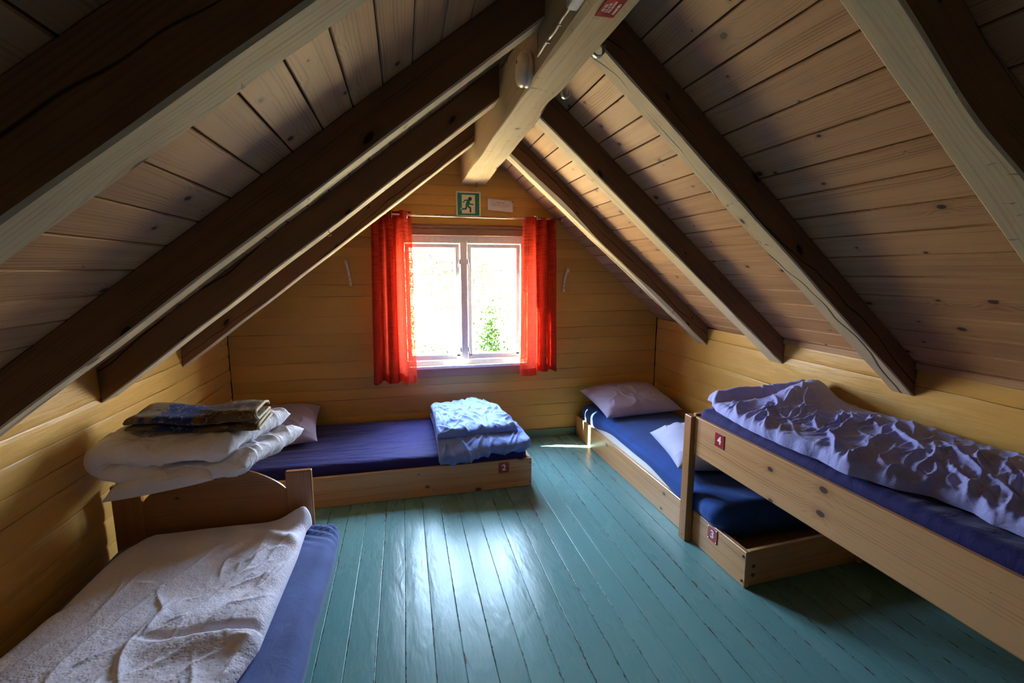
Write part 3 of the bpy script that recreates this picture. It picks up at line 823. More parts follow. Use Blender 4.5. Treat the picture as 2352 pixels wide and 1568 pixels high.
curtain([(-0.205, 3.800), (-0.215, 3.755), (-0.18, 3.745), (-0.16, 3.80), (-0.165, 3.835), (-0.13, 3.83), (-0.10, 3.755), (-0.085, 3.74), (-0.065, 3.79), (-0.06, 3.835), (-0.03, 3.835), (-0.005, 3.76), (0.015, 3.735), (0.035, 3.76), (0.045, 3.81), (0.07, 3.83)],
        [(-0.215, 3.78), (-0.245, 3.73), (-0.225, 3.70), (-0.19, 3.77), (-0.175, 3.83), (-0.15, 3.82), (-0.125, 3.73), (-0.10, 3.715), (-0.07, 3.76), (-0.055, 3.81), (-0.035, 3.79), (-0.01, 3.735), (0.01, 3.725), (0.035, 3.75), (0.055, 3.77), (0.082, 3.785)],
        1.895, lambda t: 0.585 - 0.012 * t + 0.006 * math.sin(t * 31), 'red open-weave curtain gathered at the left side of the window', 3, [(0.037, 3.785, 0.25), (-0.075, 3.785, 0.3), (-0.16, 3.785, -0.3)])
curtain([(0.948, 3.80), (0.955, 3.77), (0.985, 3.745), (1.02, 3.745), (1.045, 3.78), (1.055, 3.825), (1.08, 3.825), (1.10, 3.76), (1.125, 3.745), (1.14, 3.79), (1.15, 3.83), (1.17, 3.82), (1.19, 3.755), (1.205, 3.75), (1.215, 3.80)],
        [(0.922, 3.79), (0.945, 3.765), (0.985, 3.75), (1.03, 3.755), (1.06, 3.775), (1.075, 3.82), (1.095, 3.82), (1.115, 3.745), (1.145, 3.735), (1.16, 3.78), (1.17, 3.825), (1.19, 3.815), (1.21, 3.745), (1.225, 3.74), (1.238, 3.79)],
        1.868, lambda t: 0.585 if t < 0.33 else 0.615 + 0.004 * math.sin(t * 25), 'red open-weave curtain glowing at the right side of the window', 9, [(0.965, 3.785, -0.2), (1.05, 3.785, 0.2), (1.132, 3.785, -0.2)])

# ------------------------------------------------------------------ signs, paper, hooks on the gable
def poly_plate(bm, pts, y0, y1):
    lo = [bm.verts.new((x, y0, z)) for x, z in pts]; hi = [bm.verts.new((x, y1, z)) for x, z in pts]
    bm.faces.new(lo); bm.faces.new(hi[::-1])
    for i in range(len(pts)):
        j = (i + 1) % len(pts); bm.faces.new((lo[i], hi[i], hi[j], lo[j]))
def stroke(pts, w, n=8):
    """rounded thick polyline pieces as convex outlines"""
    out = []
    for (x0, z0), (x1, z1) in zip(pts[:-1], pts[1:]):
        a = math.atan2(z1 - z0, x1 - x0)
        out.append([(x1 + w * math.cos(a - PI / 2 + PI * k / n), z1 + w * math.sin(a - PI / 2 + PI * k / n)) for k in range(n + 1)] +
                   [(x0 + w * math.cos(a + PI / 2 + PI * k / n), z0 + w * math.sin(a + PI / 2 + PI * k / n)) for k in range(n + 1)])
    return out
def exit_sign():
    yf = 3.876
    X = lambda px: 0.424 + (px - 508) / 336 * 0.196
    Z = lambda py: 2.066 - (py - 825) / 343 * 0.196
    t = thing('exit_sign', (0.522, yf + 0.005, 1.968), 'square green emergency exit sign with running figure above the window', 'sign')
    axis_board('plate', (0.424, yf, 1.870), (0.620, yf + 0.006, 2.066), M['sign_cream'], t, 'x', 0.0015)
    def rect(bm, a, b, c, d, y): poly_plate(bm, [(X(a), Z(d)), (X(c), Z(d)), (X(c), Z(b)), (X(a), Z(b))], y, y + 0.0008)
    bm = new_bm(); rect(bm, 530, 847, 824, 1146, yf - 0.0006); bmesh.ops.recalc_face_normals(bm, faces=bm.faces); bm_obj('green_field', bm, M['green'], t)
    bm = new_bm(); rect(bm, 586, 871, 766, 1123, yf - 0.0012); bmesh.ops.recalc_face_normals(bm, faces=bm.faces); bm_obj('door_shape', bm, M['sign_cream'], t)
    bm = new_bm(); y = yf - 0.0018; s = 0.196 / 336
    k = [(X(697) + 26 * s * math.cos(2 * PI * i / 24), Z(926) + 26 * s * math.sin(2 * PI * i / 24)) for i in range(24)]
    poly_plate(bm, k, y, y + 0.0008)
    q = 0.0
    poly_plate(bm, [(X(a), Z(b)) for a, b in ((646, 938), (690, 944), (694, 975), (684, 1000), (672, 1024), (636, 1016), (642, 985), (655, 955))][::-1], y, y + 0.0008)
    for pl, w in (([(668, 945), (630, 944), (608, 970)], 8.5), ([(684, 968), (694, 996), (742, 998)], 9), ([(654, 1014), (702, 1046), (702, 1098)], 11), ([(652, 1010), (640, 1060), (592, 1064)], 11)):
        for pc in stroke([(X(a), Z(b)) for a, b in pl], w * s):
            q += 0.00003; poly_plate(bm, pc, y - q, y + 0.0008)
    bmesh.ops.recalc_face_normals(bm, faces=bm.faces); bm_obj('running_figure', bm, M['green'], t)
    bm = new_bm(); poly_plate(bm, [(X(577) + 12 * s * math.cos(2 * PI * i / 16), Z(1064) + 12 * s * math.sin(2 * PI * i / 16)) for i in range(16)], y, y + 0.0008)
    bmesh.ops.recalc_face_normals(bm, faces=bm.faces); bm_obj('figure_foot', bm, M['sign_cream'], t)
    for x, z in ((0.431, 2.059), (0.613, 2.059), (0.431, 1.877), (0.613, 1.877)):
        disc_head('screw', (x, yf, z), (0, -1, 0), 0.0035, 0.002, M['steel'], t)
exit_sign()

def notice():
    yf = 3.880
    t = thing('paper_notice', (0.78, yf, 1.97), 'small white paper notice with printed lines pinned right of the exit sign', 'notice')
    A, B, D, E_ = np.array((0.678, 2.021)), np.array((0.886, 2.003)), np.array((0.677, 1.928)), np.array((0.884, 1.912))
    def pt(u, v): return A * (1 - u) * (1 - v) + B * u * (1 - v) + D * (1 - u) * v + E_ * u * v
    n = 14; P = np.zeros((n, n, 3))
    for i in range(n):
        for j in range(n):
            p = pt(i / (n - 1), j / (n - 1)); P[i, j] = (p[0], yf - 0.001 - 0.004 * (j / (n - 1)) ** 2 - 0.003 * pr(i * .3, j * .3), p[1])
    me = grid_me('sheet', P)
    sh = link('sheet', me, M['paper'], t, True)
    so = sh.modifiers.new('t', 'SOLIDIFY'); so.thickness = 0.0004
    bm = new_bm()
    def word(x0, x1, y, h):
        u0, u1, v0, v1 = (x0 - 300) / 1700, (x1 - 300) / 1700, (y - h - 290 - 0.0 * x0) / 780, (y + h - 290) / 780
        c = [pt(u0, v0), pt(u1, v0), pt(u1, v1), pt(u0, v1)]
        yy = yf - 0.0042 - 0.004 * ((v0 + v1) / 2) ** 2
        bm.faces.new([bm.verts.new((q[0], yy, q[1])) for q in c])
    rnd = random.Random(2)
    def words(spans, y, h):
        for a, b in spans:
            x = a
            while x < b:      # letters too small to read: short strokes of ink
                w = rnd.uniform(10, 20); word(x, min(b, x + w), y + rnd.uniform(-3, 3), h * rnd.uniform(0.6, 1.2)); x += w + rnd.uniform(5, 9)
    words([(890, 1425)], 500, 20)
    words([(500, 690), (715, 830), (870, 1190), (1240, 1265), (1300, 1640), (1660, 1730)], 610, 11)
    words([(500, 680), (725, 860), (890, 1030), (1070, 1180), (1200, 1230), (1255, 1300), (1325, 1385), (1410, 1445), (1490, 1740)], 690, 11)
    words([(505, 625), (650, 1205), (1240, 1330), (1360, 1555)], 770, 11)
    bm_obj('printed_text', bm, M['ink'], t)
    disc_head('pin', (0.879, yf - 0.004, 1.996), (0, -1, 0), 0.006, 0.004, M['brass'], t)
    disc_head('pin', (0.685, yf - 0.004, 2.012), (0, -1, 0), 0.003, 0.003, M['steel'], t)
notice()

def strap(bm, pts, w, th, side):
    """flat strip following pts"""
    side = Vector(side); pts = [Vector(p) for p in pts]; rings = []
    for i, p in enumerate(pts):
        d = (pts[min(i + 1, len(pts) - 1)] - pts[max(i - 1, 0)]).normalized(); n = d.cross(side).normalized()
        rings.append([p - side * w / 2 - n * th / 2, p + side * w / 2 - n * th / 2, p + side * w / 2 + n * th / 2, p - side * w / 2 + n * th / 2])
    ring_loft(bm, rings, (0, 0)); bmesh.ops.recalc_face_normals(bm, faces=bm.faces)
def wall_hook(x, z, lean, label):
    t = thing('wall_hook', (x, 3.885, z), label, 'hook', 'white metal coat hooks beside the window')
    y = 3.884; sd = Vector((1, 0, lean)).normalized()
    pts = [(0, 0, -0.10), (0, 0, -0.05), (0, 0, 0.0), (0, -0.006, 0.02), (0, -0.022, 0.055), (0, -0.038, 0.085), (0, -0.05, 0.09), (0, -0.058, 0.08), (0, -0.060, 0.058)]
    low = [(0, -0.001, -0.095), (0, -0.012, -0.102), (0, -0.024, -0.098), (0, -0.03, -0.085)]
    f = lambda p: (x + p[0] - lean * p[2], y - 0.003 + p[1], z + p[2])
    bm = new_bm(); strap(bm, [f(p) for p in pts], 0.017, 0.004, sd); bm_obj('hook_strip', bm, M['hook_white'], t)
    bm = new_bm(); strap(bm, [f(p) for p in low], 0.016, 0.0035, sd); bm_obj('lower_prong', bm, M['hook_white'], t)
    for dz in (-0.04, -0.068):
        disc_head('screw', f((0, -0.001, dz)), (0, -1, 0), 0.0032, 0.0025, M['bolt'], t)
wall_hook(-0.407, 1.435, 0.14, 'white coat hook on the yellow wall left of the window')
wall_hook(1.335, 1.375, -0.16, 'white coat hook on the yellow wall right of the window')

# ------------------------------------------------------------------ things on the ridge beam
def detector():
    p = Vector((0.470, 1.795, 2.165)); ax = Vector((-1, 0, 0))
    t = thing('smoke_detector', p, 'round ivory smoke detector on the left side of the ridge beam', 'smoke detector')
    bm = new_bm(); lathe(bm, p + Vector((0.004, 0, 0)), ax, [(0.050, 0), (0.056, 0.004), (0.057, 0.014), (0.052, 0.020)], 40); bm_obj('base', bm, M['plastic'], t, True)
    bm = new_bm(); lathe(bm, p, ax, [(0.050, 0.014), (0.055, 0.018), (0.057, 0.026), (0.054, 0.036), (0.044, 0.043), (0.020, 0.046), (0.001, 0.0465)], 40); bm_obj('cover', bm, M['plastic'], t, True)
    bm = new_bm(); lathe(bm, p + Vector((-0.044, 0.008, 0.028)), ax, [(0.006, 0), (0.006, 0.002), (0.004, 0.003)], 16); bm_obj('test_button', bm, M['ink'], t)
detector()

cb = thing('cable', (0.47, 1.5, 2.2), 'thin grey electric cable clipped along the left side of the ridge beam', 'cable')
bm = new_bm(); tube(bm, [(0.462, 1.668, 2.235), (0.462, 1.668, 2.19), (0.462, 1.658, 2.158), (0.462, 1.60, 2.157), (0.463, 1.54, 2.158), (0.463, 1.47, 2.150), (0.463, 1.41, 2.155), (0.463, 1.33, 2.150), (0.463, 1.27, 2.148)], 0.0042, 8); bm_obj('lead', bm, M['cable'], cb, True)
for y in (1.54, 1.43):
    bm = new_bm(); axis_board('', (0.458, y - 0.003, 2.148), (0.470, y + 0.003, 2.164), None, None, 'z', 0.001, bm=bm); bm_obj('clip', bm, M['steel'], cb)
jb = thing('junction_box', (0.455, 1.22, 2.145), 'white ribbed cable junction box at the top edge on the ridge beam', 'junction box')
bm = new_bm(); axis_board('', (0.440, 1.17, 2.120), (0.469, 1.295, 2.170), None, None, 'y', 0.005, bm=bm); bm_obj('body', bm, M['offwhite'], jb)
for k in range(4):
    bm = new_bm(); axis_board('', (0.437, 1.268 + k * 0.007, 2.124), (0.441, 1.2715 + k * 0.007, 2.166), None, None, 'z', 0.001, bm=bm); bm_obj('rib', bm, M['offwhite'], jb)

def text_mesh(name, s, size, mat, parent, M4, off=0.0, ext=0.0004):
    cu = bpy.data.curves.new(name, 'FONT'); cu.body = s; cu.size = size; cu.align_x = 'CENTER'; cu.align_y = 'CENTER'
    cu.offset = off; cu.extrude = ext; cu.resolution_u = 4
    o = bpy.data.objects.new(name + '_tmp', cu); C.objects.link(o)
    bpy.context.view_layer.update()
    me = bpy.data.meshes.new_from_object(o.evaluated_get(bpy.context.evaluated_depsgraph_get()))
    bpy.data.objects.remove(o); bpy.data.curves.remove(cu)
    me.name = name; me.materials.clear(); me.transform(M4)
    return link(name, me, mat, parent)
def basis(o, x, y):
    x, y = Vector(x).normalized(), Vector(y).normalized(); z = x.cross(y)
    m = Matrix((x, y, z)).transposed().to_4x4(); m.translation = Vector(o); return m

ws = thing('red_warning_sign', (0.535, 1.20, 2.108), 'red enamel sign with white lettering under the ridge beam', 'sign')
bm = new_bm(); axis_board('', (0.509, 1.06, 2.1055), (0.561, 1.275, 2.1085), None, None, 'y', 0.0008, bm=bm); bm_obj('plate', bm, M['red'], ws)
for k, s in enumerate(('VED FEIL', 'SLÅ AV BR', 'FOR BRANN', 'DENNE ER I')):
    x = (0.519, 0.528, 0.537, 0.551)[k]
    ln = len(s) * 0.0058
    text_mesh('lettering', s, 0.0092, M['offwhite'], ws, basis((x, (1.255, 1.256, 1.252, 1.262)[k] - ln / 2, 2.1052), (0, -1, 0), (-1, 0, 0)), 0.0002, 0.0003)
disc_head('screw', (0.532, 1.268, 2.1055), (0, 0, -1), 0.004, 0.003, M['chrome'], ws)
disc_head('screw', (0.532, 1.068, 2.1055), (0, 0, -1), 0.004, 0.003, M['chrome'], ws)

def jhook(y, x, z, r, label):
    t = thing('steel_hook', (x, y, z), label, 'hook', 'steel hooks on the ridge beam')
    pts = [(x - 0.016, y, z + r * 0.9), (x - 0.001, y, z + r * 0.8)] + [(x + r + r * math.cos(a), y, z + r * math.sin(a)) for a in np.linspace(PI, 2 * PI, 12)] + [(x + 2 * r, y, z + r * 0.5), (x + 2 * r + 0.001, y, z + r * 0.9)]
    bm = new_bm(); strap(bm, pts, 0.018, 0.004, (0, 1, 0)); bm_obj('strip', bm, M['steel'], t, True)
jhook(1.545, 0.612, 2.145, 0.019, 'larger steel hook on right edge of ridge beam, nearer the camera')
jhook(1.90, 0.628, 2.135, 0.016, 'smaller steel hook on right edge of ridge beam, farther along')
sh = thing('screw_hook', (0.578, 3.80, 2.12), 'small dark screw hook under the far end of the ridge beam', 'hook')
bm = new_bm(); tube(bm, [(0.578, 3.80, 2.128), (0.578, 3.80, 2.085)], 0.0025, 8); bm_obj('shank', bm, M['bolt'], sh)
bm = new_bm(); tube(bm, [(0.578, 3.80, 2.087), (0.578, 3.796, 2.075), (0.580, 3.79, 2.063), (0.580, 3.80, 2.055), (0.579, 3.808, 2.064)], 0.0045, 8); bm_obj('crook', bm, M['steel'], sh, True)
sh = thing('cup_hook', (-0.324, 2.36, 1.60), 'tiny brass cup hook under the second left-hand rafter', 'hook')
bm = new_bm(); tube(bm, [(-0.324, 2.352, undL(-0.324) + 0.006), (-0.324, 2.352, 1.622)] + [(-0.324 + 0.009 * math.sin(a), 2.352, 1.613 + 0.009 * math.cos(a)) for a in np.linspace(0, 4.4, 10)], 0.0016, 8); bm_obj('crook', bm, M['brass'], sh, True)

# ------------------------------------------------------------------ beds
def plate_num(bed, num, p, right, up, nrm, sz=0.072):
    right, up, nrm = Vector(right), Vector(up), Vector(nrm); p = Vector(p)
    bm = new_bm(); timber(bm, p - right * sz / 2, p + right * sz / 2, up, nrm, sz, 0.003, 0.0008)
    bmesh.ops.recalc_face_normals(bm, faces=bm.faces)
    pl = bm_obj('number_plate', bm, M['red'], bed)
    pl['label'] = 'red enamel number plate'
    text_mesh('numeral', num, sz * 0.78, M['offwhite'], pl, basis(p + nrm * 0.0019, right, up), 0.0016, 0.0003)
    for a in (-1, 1):
        for b in (-1, 1):
            q = p + right * a * sz * 0.43 + up * b * sz * 0.43 + nrm * 0.0012
            disc_head('screw', q, nrm, 0.003, 0.0018, M['chrome'], pl)
def board(name, lo, hi, along, mat, parent, bev=0.004):
    return axis_board(name, lo, hi, mat, parent, along, bev)

# low bed under the window
b2 = thing('bed', (-0.24, 3.42, 0), 'low pine bed with red number 2 plate under the window', 'bed')
bm = new_bm(); timber(bm, (XL + 0.012, 2.953, 0.0985), (0.807, 2.985, 0.0985), (-0.0153, 1, 0), (0, 0, 1), 0.024, 0.197, 0.003); bmesh.ops.recalc_face_normals(bm, faces=bm.faces); bm_obj('side_rail', bm, M['pine'], b2)
board('side_rail', (XL + 0.012, 3.855, 0), (0.807, 3.872, 0.197), 'x', M['pine'], b2)
board('end_board', (0.783, 2.998, 0), (0.807, 3.855, 0.197), 'y', M['pine'], b2)
board('end_board', (XL + 0.012, 2.985, 0), (XL + 0.034, 3.855, 0.197), 'y', M['pine'], b2)
board('bed_base', (XL + 0.036, 2.985, 0.085), (0.781, 3.852, 0.10), 'x', M['pine'], b2)
plate_num(b2, '2', (0.6145, 2.9665, 0.148), (1, 0.0153, 0), (0, 0, 1), (0.0153, -1, 0))
for z in (0.03, 0.165):
    disc_head('bolt', (0.796, 2.9715, z), (0, -1, 0), 0.005, 0.003, M['bolt'], b2)

# low bed along the right wall
b3 = thing('bed', (1.84, 2.8, 0), 'low pine bed with red number 3 plate along the right wall', 'bed')
bm = new_bm(); timber(bm, (1.472, 3.868, 0.088), (1.498, 1.726, 0.088), (1, 0.012, 0), (0, 0, 1), 0.024, 0.176, 0.003); bmesh.ops.recalc_face_normals(bm, faces=bm.faces); bm_obj('side_rail', bm, M['pine'], b3)
board('side_rail', (2.176, 1.76, 0), (2.198, 3.868, 0.176), 'y', M['pine'], b3)
bm = new_bm(); timber(bm, (1.510, 1.743, 0.088), (2.198, 1.795, 0.088), (-0.075, 1, 0), (0, 0, 1), 0.024, 0.176, 0.003); bmesh.ops.recalc_face_normals(bm, faces=bm.faces); bm_obj('end_board', bm, M['pine'], b3)
board('end_board', (1.486, 3.846, 0), (2.174, 3.868, 0.176), 'x', M['pine'], b3)
board('bed_base', (1.50, 1.83, 0.085), (2.172, 3.842, 0.10), 'y', M['pine'], b3)
for z in (0.028, 0.15):
    disc_head('bolt', (1.4856, 1.744, z), (-1, -0.012, 0), 0.007, 0.004, M['bolt'], b3)
for z in (0.055, 0.10):
    disc_head('bolt', (1.535, 1.7325, z), (0.075, -1, 0), 0.010, 0.002, M['bolt'], b3)
plate_num(b3, '3', (1.4805, 1.963, 0.131), (0.012, -1, 0), (0, 0, 1), (-1, -0.012, 0))

# raised bed in front of it
b4 = thing('bed', (1.82, 1.15, 0), 'raised pine bed with red number 4 plate, nearest on the right', 'bed')
board('leg', (1.437, 2.13, 0), (1.476, 2.192, 0.698), 'z', M['pine_dark'], b4, 0.003)
board('leg', (1.437, 0.10, 0), (1.476, 0.165, 0.698), 'z', M['pine_dark'], b4, 0.003)
board('side_rail', (1.458, 0.165, 0.497), (1.482, 2.129, 0.700), 'y', M['pine'], b4)
board('side_rail', (2.176, 0.165, 0.497), (2.200, 2.129, 0.700), 'y', M['pine'], b4)
board('end_board', (1.4765, 2.150, 0.50), (2.200, 2.174, 0.706), 'x', M['pine'], b4)
board('end_board', (1.4765, 0.118, 0.50), (2.200, 0.142, 0.706), 'x', M['pine'], b4)
board('bed_base', (1.484, 0.17, 0.565), (2.174, 2.125, 0.58), 'y', M['pine_dark'], b4)
board('leg', (2.150, 0.146, 0), (2.200, 0.163, 0.498), 'z', M['pine'], b4, 0.003)
for z in (0.03, 0.16, 0.48, 0.67):
    disc_head('screw', (1.437, 2.158, z), (-1, 0, 0), 0.003, 0.001, M['bolt'], b4)
plate_num(b4, '4', (1.4562, 1.924, 0.641), (0, -1, 0), (0, 0, 1), (-1, 0, 0), 0.068)

# nearest bed on the left, with arched end board
b1 = thing('bed', (-0.85, 1.2, 0), 'pine bed with arched footboard in the left foreground', 'bed')
PD = M['pine_dark']
board('post', (-0.562, 2.268, 0), (-0.449, 2.296, 0.530), 'z', PD, b1, 0.004)
board('post', (-1.262, 2.268, 0), (-1.150, 2.296, 0.530), 'z', PD, b1, 0.004)
board('post', (-0.562, 0.200, 0), (-0.449, 0.228, 0.45), 'z', PD, b1, 0.004)
board('post', (-1.262, 0.200, 0), (-1.150, 0.228, 0.45), 'z', PD, b1, 0.004)
def arch():
    bm = new_bm(); uvl = bm.loops.layers.uv.active
    x0, x1 = -1.150, -0.562; n = 40; rings = []
    off = nextuv()
    for i in range(n + 1):
        x = x0 + (x1 - x0) * i / n; t = i / n
        zt = 0.440 + 0.135 * math.sin(PI * t) ** 0.75
        rings.append([(x, 2.274, 0.13), (x, 2.274, zt - 0.004), (x, 2.278, zt), (x, 2.289, zt), (x, 2.293, zt - 0.004), (x, 2.293, 0.13)])
    ring_loft(bm, rings, off)
    for f in bm.faces:
        for l in f.loops: l[uvl].uv = (l.vert.co.x + off[0], l.vert.co.z + off[1])
    bmesh.ops.recalc_face_normals(bm, faces=bm.faces)
    bm_obj('footboard', bm, PD, b1)
arch()
board('headboard', (-1.149, 0.204, 0.13), (-0.563, 0.222, 0.43), 'x', PD, b1)
board('side_rail', (-0.472, 0.230, 0.09), (-0.450, 2.266, 0.22), 'y', PD, b1)
board('side_rail', (-1.262, 0.230, 0.09), (-1.240, 2.266, 0.22), 'y', PD, b1)
board('bed_base', (-1.238, 0.230, 0.135), (-0.474, 2.264, 0.15), 'y', PD, b1)
for x, z in ((-0.470, 0.25),):
    disc_head('bolt', (x, 2.268, z), (0, -1, 0), 0.006, 0.002, M['bolt'], b1)

# ------------------------------------------------------------------ mattresses with fitted sheets
def rbox(lo, hi, r, disp=None, n=(60, 90, 14), crown=0.0, taper=None):
    """rounded box skin (closed) as a grid: superellipse plan, rounded vertical profile"""
    lo, hi = np.array(lo), np.array(hi); c = (lo + hi) / 2; h = (hi - lo) / 2
    # build from top grid + skirt: use cube faces
    me_list = []
    nx, ny, nz = n
    def lin(k): return np.linspace(-1, 1, k)
    faces = [('z', 1, nx, ny), ('z', -1, nx, ny), ('x', 1, ny, nz), ('x', -1, ny, nz), ('y', 1, nx, nz), ('y', -1, nx, nz)]
    for ax, sg, a, b in faces:
        A, B = np.meshgrid(lin(a), lin(b), indexing='ij')
        W = np.full_like(A, sg)
        Q = {'z': (A, B, W), 'x': (W, A, B), 'y': (A, W, B)}[ax]
        Pp = np.stack([Q[0] * h[0], Q[1] * h[1], Q[2] * h[2]], -1)
        rr = np.array([r, r, min(r, h[2] * 0.9)])
        inner = np.clip(Pp, -(h - rr), h - rr); d = (Pp - inner) / rr
        ln = np.linalg.norm(d, axis=-1, keepdims=True)
        nrm = np.where(ln > 1e-6, d / np.maximum(ln, 1e-6), 0)
        # push cube surface on to rounded surface
        out = inner + nrm * rr
        full = np.stack([Q[0] * 0, Q[1] * 0, Q[2] * 0], -1)
        flat = ln[..., 0] < 1e-6
        out[flat] = Pp[flat]
        if crown:
            u, v = out[..., 0] / h[0], out[..., 1] / h[1]
            up = (out[..., 2] > -h[2] * 0.2)
            out[..., 2] += np.where(up, crown * (1 - u ** 4) * (1 - v ** 4) * np.clip(out[..., 2] / h[2], 0, 1), 0)
        out = out + c
        if taper: out = taper(out)
        if disp is not None: out = disp(out, nrm)
        me_list.append(grid_me('f', out, out[..., :2] + out[..., 2:3]))
    me = join_me('m', me_list)
    bm = bmesh.new(); bm.from_mesh(me); bmesh.ops.recalc_face_normals(bm, faces=bm.faces); bm.to_mesh(me); bm.free()
    return me
def mattress(lo, hi, mat, label, group, sheet_lo=0.03, disp=None, r=0.05, crown=0.0, skin=0.018):
    c = (np.array(lo) + np.array(hi)) / 2
    t = thing('mattress', (c[0], c[1], lo[2]), label, 'mattress', group)
    core = rbox(np.array(lo) + (skin, skin + 0.03, skin), np.array(hi) - np.array((skin, skin, skin)), r * 0.9, None, (24, 24, 8), crown)
    link('core', core, M['ticking'], t, True)
    sh = rbox((lo[0], lo[1], lo[2] + sheet_lo), hi, r, disp, (90, 150, 18), crown)
    # open the bottom of the fitted sheet
    link('fitted_sheet', sh, mat, t, True)
    return t
def dispA(P, N):     # gathered, slightly wrinkled
    x, y, z = P[..., 0], P[..., 1], P[..., 2]
    q = P.copy(); q[..., 2] += np.where(z > 0.2, 0.004 * ridge(x * 2.0 + fbm(x, y) * 0.5, y * 13, 1.0, 1.5) + 0.002 * ridge(x * 4, y * 30 + x * 3, 3, 2) + 0.004 * pn(x * 4, y * 4), 0)
    return q
mattress((XL + 0.036, 2.990, 0.10), (0.782, 3.850, 0.258), M['navy'], 'mattress in navy sheet on the low bed under the window', None, 0.0, dispA, 0.045)
def dispB(P, N):
    x, y, z = P[..., 0], P[..., 1], P[..., 2]; q = P.copy()
    top = z > 0.2
    q[..., 2] += np.where(top, 0.006 * pn(x * 3, y * 2, 4) + 0.010 * ridge((x - 1.5) * 2.2 + (y - 2.0) * 1.1, 0.3, 2.0, 2) * sst(2.6, 2.1, y), 0)
    # hem of the sheet rises in the middle of the long side and bares the white cover
    side = (x < 1.62)
    hem = 0.125 + 0.085 * np.exp(-((y - 2.95) / 0.55) ** 4) + 0.010 * pn(y * 3, 1.0)
    q[..., 2] = np.where(side & (z < 0.29), hem + (z - 0.10) * (0.29 - hem) / 0.19, q[..., 2])
    q[..., 0] += np.where(side, 0.004 * pn(y * 6, z * 8) - 0.006 - 0.022 * sst(2.12, 2.02, y) * sst(0.17, 0.19, z), 0)
    return q
mattress((1.487, 1.905, 0.10), (2.174, 3.843, 0.295), M['blue'], 'mattress in royal blue sheet on the low bed along right wall', None, 0.0, dispB, 0.07, 0.01, 0.006)
mattress((1.485, 0.175, 0.58), (2.172, 2.147, 0.738), M['navy'], 'mattress in navy sheet on the raised bed at right', None, 0.0, dispA, 0.04)
def dispC(P, N):
    x, y, z = P[..., 0], P[..., 1], P[..., 2]; q = P.copy()
    side = x > -0.5
    q[..., 0] += np.where(side, 0.010 * pn(y * 2.2, z * 5) + 0.004 * pn(y * 9 + z * 14, 3.0), 0)
    k = np.exp(-((y - 2.20) / 0.10) ** 2) * sst(-0.75, -0.42, x)
    q[..., 2] += np.where(z > 0.2, 0.010 * k * np.sin((x * 0.5 + y) * 120) + 0.005 * pn(x * 4, y * 3), 0)
    return q
mattress((-1.245, 0.235, 0.15), (-0.335, 2.262, 0.275), M['slate'], 'mattress in faded blue sheet on the left foreground bed', None, 0.0, dispC, 0.055)

# ------------------------------------------------------------------ bedding
def blanket_top(name, ny, nx, edgeL, edgeR, y0, y1, hfun, mat, label, cat, zbase, rim=0.05, group=None):
    """a duvet lying flat: height field with a rounded rim down to zbase and a closed underside"""
    t = np.linspace(0, 1, ny); s = np.linspace(0, 1, nx)
    P = np.zeros((ny, nx, 3))
    Y = y0 + (y1 - y0) * t
    for i in range(ny):
        a, b = edgeL(Y[i]), edgeR(Y[i])
        P[i, :, 0] = a + (b - a) * s; P[i, :, 1] = Y[i]
    H = hfun(P[..., 0], P[..., 1])
    dx = np.minimum(P[..., 0] - P[:, :1, 0], P[:, -1:, 0] - P[..., 0]); dy = np.minimum(np.abs(P[..., 1] - y0), np.abs(P[..., 1] - y1))
    d = np.clip(np.minimum(np.abs(dx), dy) / rim, 0, 1)
    prof = np.sqrt(np.clip(1 - (1 - d) ** 2, 0, 1))
    P[..., 2] = zbase + (H) * (0.06 + 0.94 * prof)
    Bt = P.copy(); Bt[..., 2] = zbase + 0.002
    mes = [grid_me('t', P, P[..., :2]), grid_me('b', Bt, P[..., :2], flip=True)]
    for sl in (np.s_[0, :], np.s_[-1, :], np.s_[:, 0], np.s_[:, -1]):
        mes.append(grid_me('r', np.stack([P[sl], Bt[sl]]), np.stack([P[sl][:, :2]] * 2)))
    me = join_me(name, mes)
    bm = bmesh.new(); bm.from_mesh(me); bmesh.ops.recalc_face_normals(bm, faces=bm.faces); bm.to_mesh(me); bm.free()
    return link(name, me, mat, None, True, label=label, cat=cat, group=group)

def interp(tab):
    k = np.array(sorted(tab)); return lambda y: float(np.interp(y, k[:, 0], k[:, 1]))

